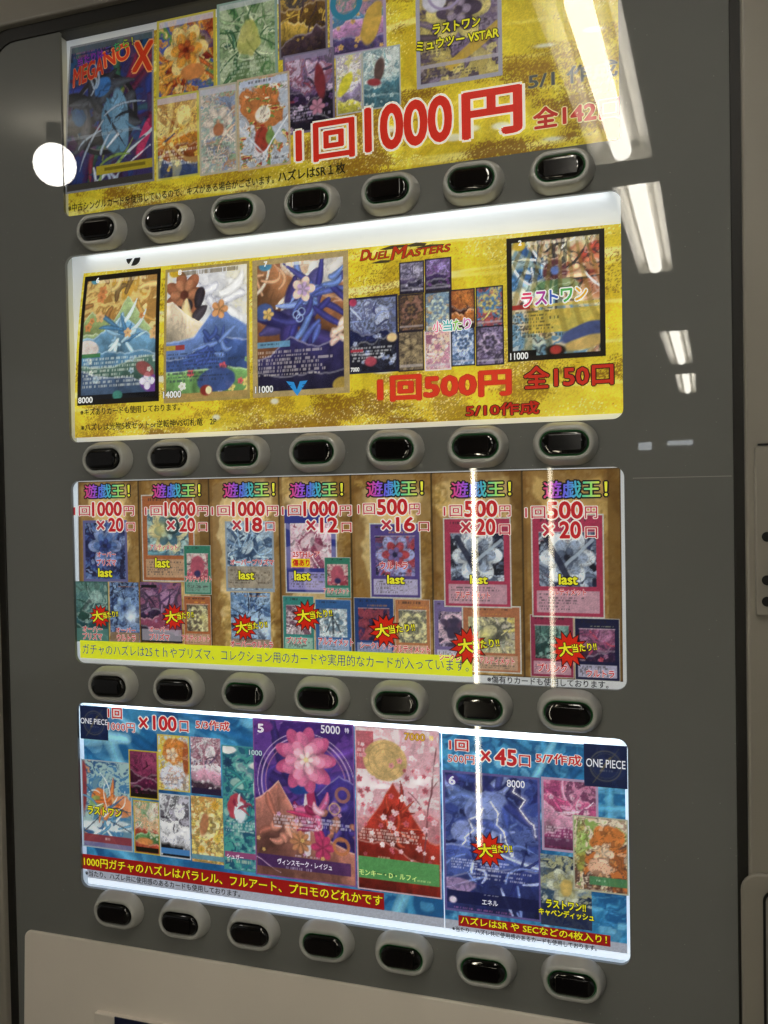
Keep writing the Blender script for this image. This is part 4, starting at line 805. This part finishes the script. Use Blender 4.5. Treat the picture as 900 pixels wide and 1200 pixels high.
pd.grid('paper_sheet', .0065, zbot, xs-.0008, zt_d, SEA + [('rect', 0, .955, 1, 1, 'a3a8b8'), ('grain', .05)], 21, 0, .002, top=slope)
pe.grid('paper_sheet', xs+.0008, zbot, .9455, zt_d, SEA + [('rect', 0, .955, 1, 1, 'a3a8b8'), ('grain', .05)], 33, 0, .002, top=slope)
def logo(p, tl, br, tx, ty):
    c = p.card(tl, br, [('fill', '14204a'), ('mix', ['121c40', '1a2a58'], 3, .6), ('ring', .5, .5, .36, .03, '4c4c50'), ('ring', .5, .5, .30, .015, '3c4050'), ('line', .2, .9, .8, .1, .02, '5c5440'), ('line', .38, .62, .62, .3, .04, '5c5440'), ('rows', .3, .60, .72, .64, 1, '6c6c74', .6)], lay=5, name='logo_square')
    p.text('lettering', 'ONE PIECE', tx, ty[0], ty[1], 'dcdce4', None, .008, 0, 7, parent=c)
    x, z = at(tx[0]+ (ty[1]-tx[0])*.055, (tx[1]+ty[0])/2, YP)
logo(pd, (93.5, 826.5), (127, 868), (94.5, 847.5), (841, 126))
logo(pe, (684, 871), (735.5, 925), (687, 898), (888.5, 733))
pd.card((95, 889), (156, 999), [('mix', ['5c88a0', '3c78a8', '98b8b8', '2c5888', 'c88c60'], 3), ('blob', .36, .42, .16, .10, 0, 'd07030', 1, .3), ('blob', .78, .50, .25, .13, 20, 'd88858', 1, .5), ('blob', .45, .56, .22, .08, 10, 'e0bc98'), ('blob', .3, .5, .14, .1, 60, '7ca050', .8), ('blob', .04, .3, .06, .3, 0, '8c3038'), ('blob', .5, .74, .55, .07, 0, 'c8d4d8', 1, .6), ('strokes', ['d07030', 'e09860', 'c85c28'], 12, .035, .9, .6, .45, .6), ('strokes', ['dce4e8', '4888b0', '2c5888'], 14, .02, .85, .5, .72, .8), ('strokes', ['384858', 'f0f0e8'], 10, .01, .8, .5, .5, 1), ('rect', 0, .845, 1, .93, '8c2c34', .9), ('rect', 0, .93, 1, 1, '706090', .8), ('rows', .45, .87, .6, .91, 1, 'e8e0e0', .7), ('frame', .02, '98a8b0')], 'orange and sea blue card with a white splash', lay=2)
pd.card((150.5, 878), (186, 938), auto(['3c1028', '7c2048', '58183c', 'a03c64', '200c18'], sc=3, rows=False, ia=.6, frame='c0a820') + [('rect', .06, .90, .94, .96, '181008')], lay=2.5)
pd.card((156, 937), (188, 1003), auto(['a83c28', 'd8d0c0', '4c8448', 'd89050', 'c8b890'], sc=3, rows=False, frame='b8a428', ia=.4) + [('blob', .45, .76, .3, .07, 0, 'd08040'), ('rect', .06, .88, .94, .96, '181408')], lay=3)
pd.card((184, 860), (223, 929), [('mix', ['d8d0b8', 'b8ccd8', 'd8c040', 'c8c8c0'], 2.5), ('blob', .55, .30, .34, .26, 0, 'd07c30', 1, .35), ('petal', .45, .35, .2, 5, 'e4c4a0'), ('blob', .45, .75, .4, .2, 0, 'd4d4e0'), ('blob', .88, .4, .1, .3, 0, 'a85028'), ('patch', ['f0e0c0', 'b85c28', 'c8d0e0'], 9, .35), ('ink', 4, '5c3420', .4), ('rows', .1, .78, .9, .9, 3, '687088', .5), ('frame', .03, 'c8b440')], lay=3.5)
pd.card((186, 929), (224, 1008), auto(['e4e4e8', '141418', 'd4d4dc', '2c2434', 'b8b0c8'], sc=3, rows=False, ia=.5, ink='0c0c10') + [('rect', 0, .86, 1, .94, '3c78b8'), ('frame', .03, 'b0b8c0')], lay=4)
pd.card((223, 863), (259.5, 933), auto(['d8ccd4', '3c2838', 'c890a8', '8c3048', 'e4dce0', '483868'], sc=3, rows=False, ia=.5) + [('rect', 0, .9, 1, 1, '281c3c')], lay=4.2)
pd.card((223.5, 932), (263, 1014), auto(['c8a83c', 'e0cc70', '988048', 'c88c40', 'e4d8a0'], sc=3, rows=False, ia=.45, ink='5c4818') + [('petal', .75, .12, .14, 9, 'd8a030'), ('petal', .3, .8, .12, 9, 'd8a838'), ('petal', .8, .62, .13, 9, 'e0c048'), ('blob', .4, .42, .13, .18, 10, 'b07048'), ('rect', 0, .88, 1, .96, '4888a8', .85)], lay=4.6)
pd.card((259.5, 872.5), (322.5, 1026), [('mix', ['1c7c84', '2c6888', '3c9890', '1c5070', '50a8a0'], 3), ('patch', ['144868', '60b0a8', 'c8d0c8'], 7, .5), ('rays', .1, .14, 8, '143c5c', .8, 5), ('petal', .12, .14, .10, 9, '1c3c60'), ('blob', .72, .15, .20, .035, 0, 'e4e0dc', 1, .5), ('blob', .12, .03, .16, .03, 0, 'e4e0dc', 1, .5), ('blob', .80, .80, .18, .035, 0, 'e4e0dc', 1, .5),
    ('blob', .28, .48, .20, .11, 10, 'b03848', 1, .3), ('blob', .34, .53, .12, .09, 0, 'd0d8e0', 1, .3), ('blob', .28, .32, .14, .06, 0, '90b8b0'), ('blob', .85, .40, .11, .05, 20, '182428'), ('blob', .66, .32, .05, .07, 0, 'd8d8d0'), ('petal', .80, .60, .17, 14, 'b05058'), ('strokes', ['144868', '50a098', '1c6c78'], 12, .03, .8, .6, .4, 1), ('strokes', ['b03848', 'd0d8e0', '801c38'], 10, .022, .85, .3, .48, .4), ('rows', .05, .60, .97, .70, 4, 'dcdcd8', .55), ('rect', .02, .855, .75, .90, '9c3870', .9), ('rows', .05, .91, .95, .95, 1, 'd8d0b0', .6), ('frame', .02, '3c8890')], 'teal card with white clouds and a red flower', lay=5.2)
pd.card((296, 841), (418, 1040), [('mix', ['4c2880', '3c2070', '5c3490', '30185c'], 2.2), ('strokes', ['5c3498', '28205c', '44308c'], 16, .05, .8, .5, .5, 1.3), ('ring', .52, .40, .44, .012, 'c0a0c8'), ('ring', .52, .40, .40, .008, 'b07890'), ('ring', .52, .40, .48, .006, 'd8c0d8'), ('hills', .52, .06, 2.6, '34287c', .9, -.2, (.85, .3, .12)), ('strokes', ['34287c', '4c3c98', 'a86850', '2c2068'], 16, .03, .9, .80, .58, .5),
    ('hills', .66, .04, 3, 'b8705c', .95, .3, (.25, .26, .20)), ('strokes', ['c8806c', 'd89880', 'a86050'], 12, .03, .85, .28, .68, .35), ('line', .54, .40, .52, .82, .06, 'd8c8d0'), ('line', .56, .42, .66, .78, .09, 'b02c5c'), ('strokes', ['b02c5c', 'c85888', 'e4a8bc', '8c1c48'], 14, .03, .9, .62, .62, .4), ('blob', .50, .41, .15, .05, 0, '1c3c88', 1, .5),
    ('petal', .52, .24, .31, 9, 'b84878'), ('petal', .53, .24, .26, 7, 'cc6490'), ('petal', .52, .25, .20, 6, 'd87ca0'), ('petal', .53, .24, .14, 5, 'e8a8bc'), ('petal', .53, .24, .07, 5, 'f0ccd0'), ('blob', .53, .24, .025, .016, 0, 'e0c890'), ('petal', .46, .76, .11, 8, 'b87850'), ('petal', .68, .78, .12, 6, 'b83060'), ('ring', .88, .44, .06, .03, 'a86850', .8), ('ring', .86, .76, .07, .03, 'c07040', .9), ('petal', .80, .53, .07, 4, '8c5c9c'), ('ring', .80, .53, .05, .008, 'd8b060'), ('scatter', 10, .02, ['d8b060', 'c890c0'], .45, .85),
    ('rows', .18, .60, .96, .69, 4, 'dcd8ec', .6), ('rect', .02, .86, .95, .94, '3c1c64', .75), ('line', .02, .88, .25, .96, .008, 'd8b0d0'), ('line', .04, .1, .3, .02, .006, 'd8c0d8'), ('rows', .28, .925, .78, .945, 1, 'c8c0d8', .5), ('rows', .40, .845, .66, .86, 1, 'c8c0d8', .5), ('blob', .12, .05, .085, .036, 0, '6c2c7c', 1, 0), ('frame', .015, '7c4890'), ('mottle', 26, .12), ('grain', .06)], 'large purple card with a pink flower', lay=6)
pd.card((415.5, 850), (518, 1054), [('grad', 'e4ccd0', 'd8a8b0'), ('mix', ['d8a8b0', 'e8d4d8', 'd090a0', 'ecdce0'], 2.4, .7), ('rect', .0, .03, .22, .26, 'b03040', .7), ('rows', .02, .1, .18, .2, 3, 'e8d8d8', .6), ('blob', .36, .20, .26, .125, 0, 'c8a468', 1, .04), ('ring', .36, .20, .20, .008, '9c7c44', .6), ('ring', .36, .20, .13, .008, '9c7c44', .5), ('blob', .80, .30, .28, .03, 0, 'f0e4e8', .8, .5), ('blob', .2, .36, .22, .02, 0, 'f0e4e8', .8, .5),
    ('hills', .56, .05, 3, 'b06870', .8, 0, (.8, .3, .08)), ('hills', .66, .04, 3, 'a82c20', 1, 0, (.45, .42, .32)), ('strokes', ['8c2018', 'b83c28', '701810', 'c84c34'], 20, .022, .9, .45, .58, .55), ('hills', .76, .04, 3.4, '8c2018', 1, .1, (.35, .3, .04)), ('line', .95, .10, .80, .80, .018, '7c3c44'), ('line', .86, .50, .62, .38, .010, '7c3c44'), ('line', .88, .36, 1, .28, .010, '7c3c44'), ('scatter', 60, .035, ['e8b8c4', 'c85868', 'f0d8dc', 'b04858'], .22, .8), ('scatter', 16, .03, ['f0d8dc', 'd88090'], 0, .3),
    ('mottle', 12, .12), ('rows', .03, .62, .97, .70, 4, 'ece8e4', .65), ('rect', .015, .795, .97, .93, '4c9c54', .95), ('rows', .25, .785, .5, .8, 1, 'c0d8b0', .6), ('rows', .16, .885, .62, .905, 1, '1c4020', .7), ('rows', .7, .9, .95, .92, 1, 'd0dc90', .6), ('frame', .015, 'c8a0a8'), ('mottle', 30, .1), ('grain', .06)], 'large pink card with a red hill and a round tan sun', lay=7)
pe.card((518.5, 902), (635, 1081), [('grad', '2c3c88', '18205c'), ('mix', ['1c2468', '34489c', '5468b0', '141c50', '2c3480'], 2.4, .8), ('strokes', ['5c74b8', '8c9cd4', '34489c', '242c74'], 22, .045, .8, .4, .25, 1.1), ('blob', .45, .24, .24, .11, 0, '7c90d0', .8, .8), ('blob', .22, .42, .18, .08, 0, '8c9cd8', .8, .8), ('bolt', .5, .2, .80, .70, .012, 'a8b8f8'), ('bolt', .42, .25, .12, .60, .010, 'a8b8f8'), ('bolt', .75, .08, .95, .40, .008, 'c8b0c8'), ('bolt', .6, .42, .95, .82, .007, 'a8b8f8'),
    ('hills', .56, .07, 2.4, '3c50a0', .9, .1), ('strokes', ['c0ccf4', '5c74b8', '2c3c88'], 14, .016, .85, .4, .6, .9), ('hills', .68, .08, 2.4, '28347c', .92, -.12), ('strokes', ['a8b4e8', '1c2468', '7088cc'], 14, .014, .85, .5, .75, .9), ('blob', .15, .80, .16, .05, 0, 'b890b8', .7, .6), ('ink', 2.4, '0c1040', .3), ('mottle', 9, .14), ('rows', .08, .62, .97, .70, 4, 'e0e0f0', .6), ('rows', .3, .71, .95, .76, 2, 'd8d8e8', .5), ('rect', .03, .85, .97, .94, '141848', .92), ('rows', .4, .855, .6, .87, 1, 'c8c8e0', .5), ('blob', .09, .92, .04, .025, 0, 'd8c8e0'), ('rows', .1, .965, .9, .985, 1, 'b060a0', .5), ('blob', .10, .06, .07, .035, 0, '40307c', 1, 0), ('frame', .025, '5c5090'), ('mottle', 26, .12), ('grain', .06)], 'large dark blue storm card', lay=3)
pe.card((634, 910), (702, 1003), auto(['8c2c64', 'c84c84', 'd898b8', '4c2848', 'e0c0d0'], sc=2.8, ia=.6, frame='a890b0', rc='e0d0dc') + [('rect', .05, .82, .95, .93, '503050', .6)], 'pink card', lay=3.4)
pe.card((633, 1000), (694, 1091), auto(['344c68', '788c98', 'a0a078', '1c2c48', 'b8bca8'], sc=2.8, rows=False, ia=.5) + [('blob', .5, .45, .14, .12, 0, 'b89c50', 1, .4), ('rect', 0, .7, 1, 1, '141c44', .8)], 'grey blue card', lay=3.8)
pe.card((671, 954.5), (737, 1050), [('mix', ['c8b878', '88a850', 'd8c8b0', '5c4038', 'c86c30'], 3), ('blob', .62, .30, .26, .2, 0, 'c87030', 1, .5), ('petal', .55, .48, .2, 5, 'e0c0a0'), ('blob', .5, .68, .2, .12, 20, 'd8a888', 1, .4), ('blob', .15, .4, .1, .35, 0, '8cb048', .7, .5), ('patch', ['f0e4d0', '6c3c28', 'd89850'], 8, .4), ('ink', 4, '4c3020', .45), ('rect', .3, .80, .98, .90, '3c8450', .85), ('rows', .4, .83, .6, .87, 1, 'e0e8d0', .6), ('frame', .02, 'a8a890')], 'orange and green card', lay=5)
# writing, left
pd.text('price_lettering', '1回', (126.5, 841.5), 829, 143, R_, W_, .03, .09, 9)
pd.text('price_lettering', '1000円', (126.5, 856), 845.5, 158, 'b03040', W_, .012, .07, 9)
pd.text('count_lettering', '×', (163, 853), 840, 173.5, R_, W_, .02, .08, 9)
pd.text('count_lettering', '100', (179.5, 855), 838.5, 207, R_, W_, .05, .10, 9)
pd.text('count_lettering', '口', (210.5, 857.5), 844.5, 221, R_, W_, .02, .08, 9)
pd.text('date_lettering', '5/3作成', (229.5, 854), 843, 269, R_, W_, .03, .09, 9)
pd.text('prize_lettering', 'ラストワン', (103, 953.5), 944, 142, 'e0d82c', '14120a', .05, .14, 9)
pd.text('card_lettering', 'シュガー', (266, 1005.5), 1000, 285.5, 'e8e0e8', None, .02, 0, 9)
pd.text('card_lettering', '1000', (292, 884.5), 878.5, 307, 'b8c8d0', '1c3c50', .02, .07, 9)
pd.text('card_lettering', '5', (302, 858), 848, 309, 'e8e4ec', None, .05, 0, 9)
pd.text('card_lettering', '5000', (376, 859), 849.5, 398.5, 'dcd8e4', '3c2460', .02, .06, 9)
pd.text('card_lettering', '特', (404, 859), 853, 409, 'dcd8e4', None, .02, 0, 9)
pd.text('card_lettering', 'ヴィンスモーク・レイジュ', (325.5, 1012.5), 1005.5, 389, 'e8e4f0', None, .02, 0, 9)
pd.text('card_lettering', '7000', (474, 867), 858.5, 498, 'c89c34', '7c4c28', .03, .07, 9)
pd.text('card_lettering', '特', (503, 868), 862, 508, 'd8c850', None, .02, 0, 9)
pd.text('card_lettering', 'モンキー・D・ルフィ', (421, 1025), 1018, 488, 'd0e08c', None, .02, 0, 9)
x0, z1 = at(95.5, 999.5, YP); _, z0 = at(95.5, 1017, YP); x1 = at(450.5, 1055, YP)[0]
bn = pd.poly('red_banner', [(x0, z0), (x1, z0), (x1, z1), (x0, z1)], '8c1414', 9)
pd.text('lettering', '1000円ガチャのハズレはパラレル、フルアート、プロモのどれかです', (98.5, 1014.5), 1003, 447.5, 'e8d824', '2c0c08', .025, .07, 10, parent=bn)
pd.text('notice_lettering', '※当たり、ハズレ共に使用感のあるカードも使用しております。', (100, 1026), 1019, 281, '101218', None, .022, 0, 9)
# writing, right
pe.text('price_lettering', '1回', (526.5, 879), 866, 549, R_, W_, .03, .09, 9)
pe.text('price_lettering', '500円', (525, 893.5), 883, 556, 'b03040', W_, .012, .07, 9)
pe.text('count_lettering', '×', (563, 892), 879, 575, R_, W_, .02, .08, 9)
pe.text('count_lettering', '45', (580, 896), 877, 605.5, R_, W_, .05, .10, 9)
pe.text('count_lettering', '口', (608.5, 898), 884.5, 621.5, R_, W_, .02, .08, 9)
pe.text('date_lettering', '5/7作成', (628, 894), 881.5, 681.5, R_, W_, .03, .09, 9)
pe.text('card_lettering', '6', (526, 919), 909, 533.5, 'd8d8ec', None, .05, 0, 9)
pe.text('card_lettering', '8000', (594, 922), 913.5, 615, 'e0e0f0', '141c50', .02, .06, 9)
pe.text('card_lettering', 'エネル', (565, 1060), 1053.5, 583.5, 'e4e4f0', None, .02, 0, 9)
pe.burst((572, 996), 14, 601, 9)
pe.text('prize_lettering', 'ラストワン!!', (640, 1063), 1053.5, 686.5, 'e0d82c', '14120a', .05, .14, 10)
pe.text('prize_lettering', 'キャベンディッシュ', (631.5, 1071.5), 1063, 696, 'e0d82c', '14120a', .04, .13, 10)
x0, z1 = at(537.5, 1071.5, YP); _, z0 = at(537.5, 1084, YP); x1 = at(715.5, 1105, YP)[0]
bn = pe.poly('red_banner', [(x0, z0), (x1, z0), (x1, z1), (x0, z1)], '8c1414', 9)
pe.text('lettering', 'ハズレはSR や SECなどの4枚入り！', (540, 1082.5), 1073, 711, 'e8d824', '2c0c08', .025, .07, 10, parent=bn)
pe.text('notice_lettering', '※当たり、ハズレ共に使用感のあるカードも使用しております。', (530, 1091), 1084.5, 699, '101218', None, .022, 0, 9)
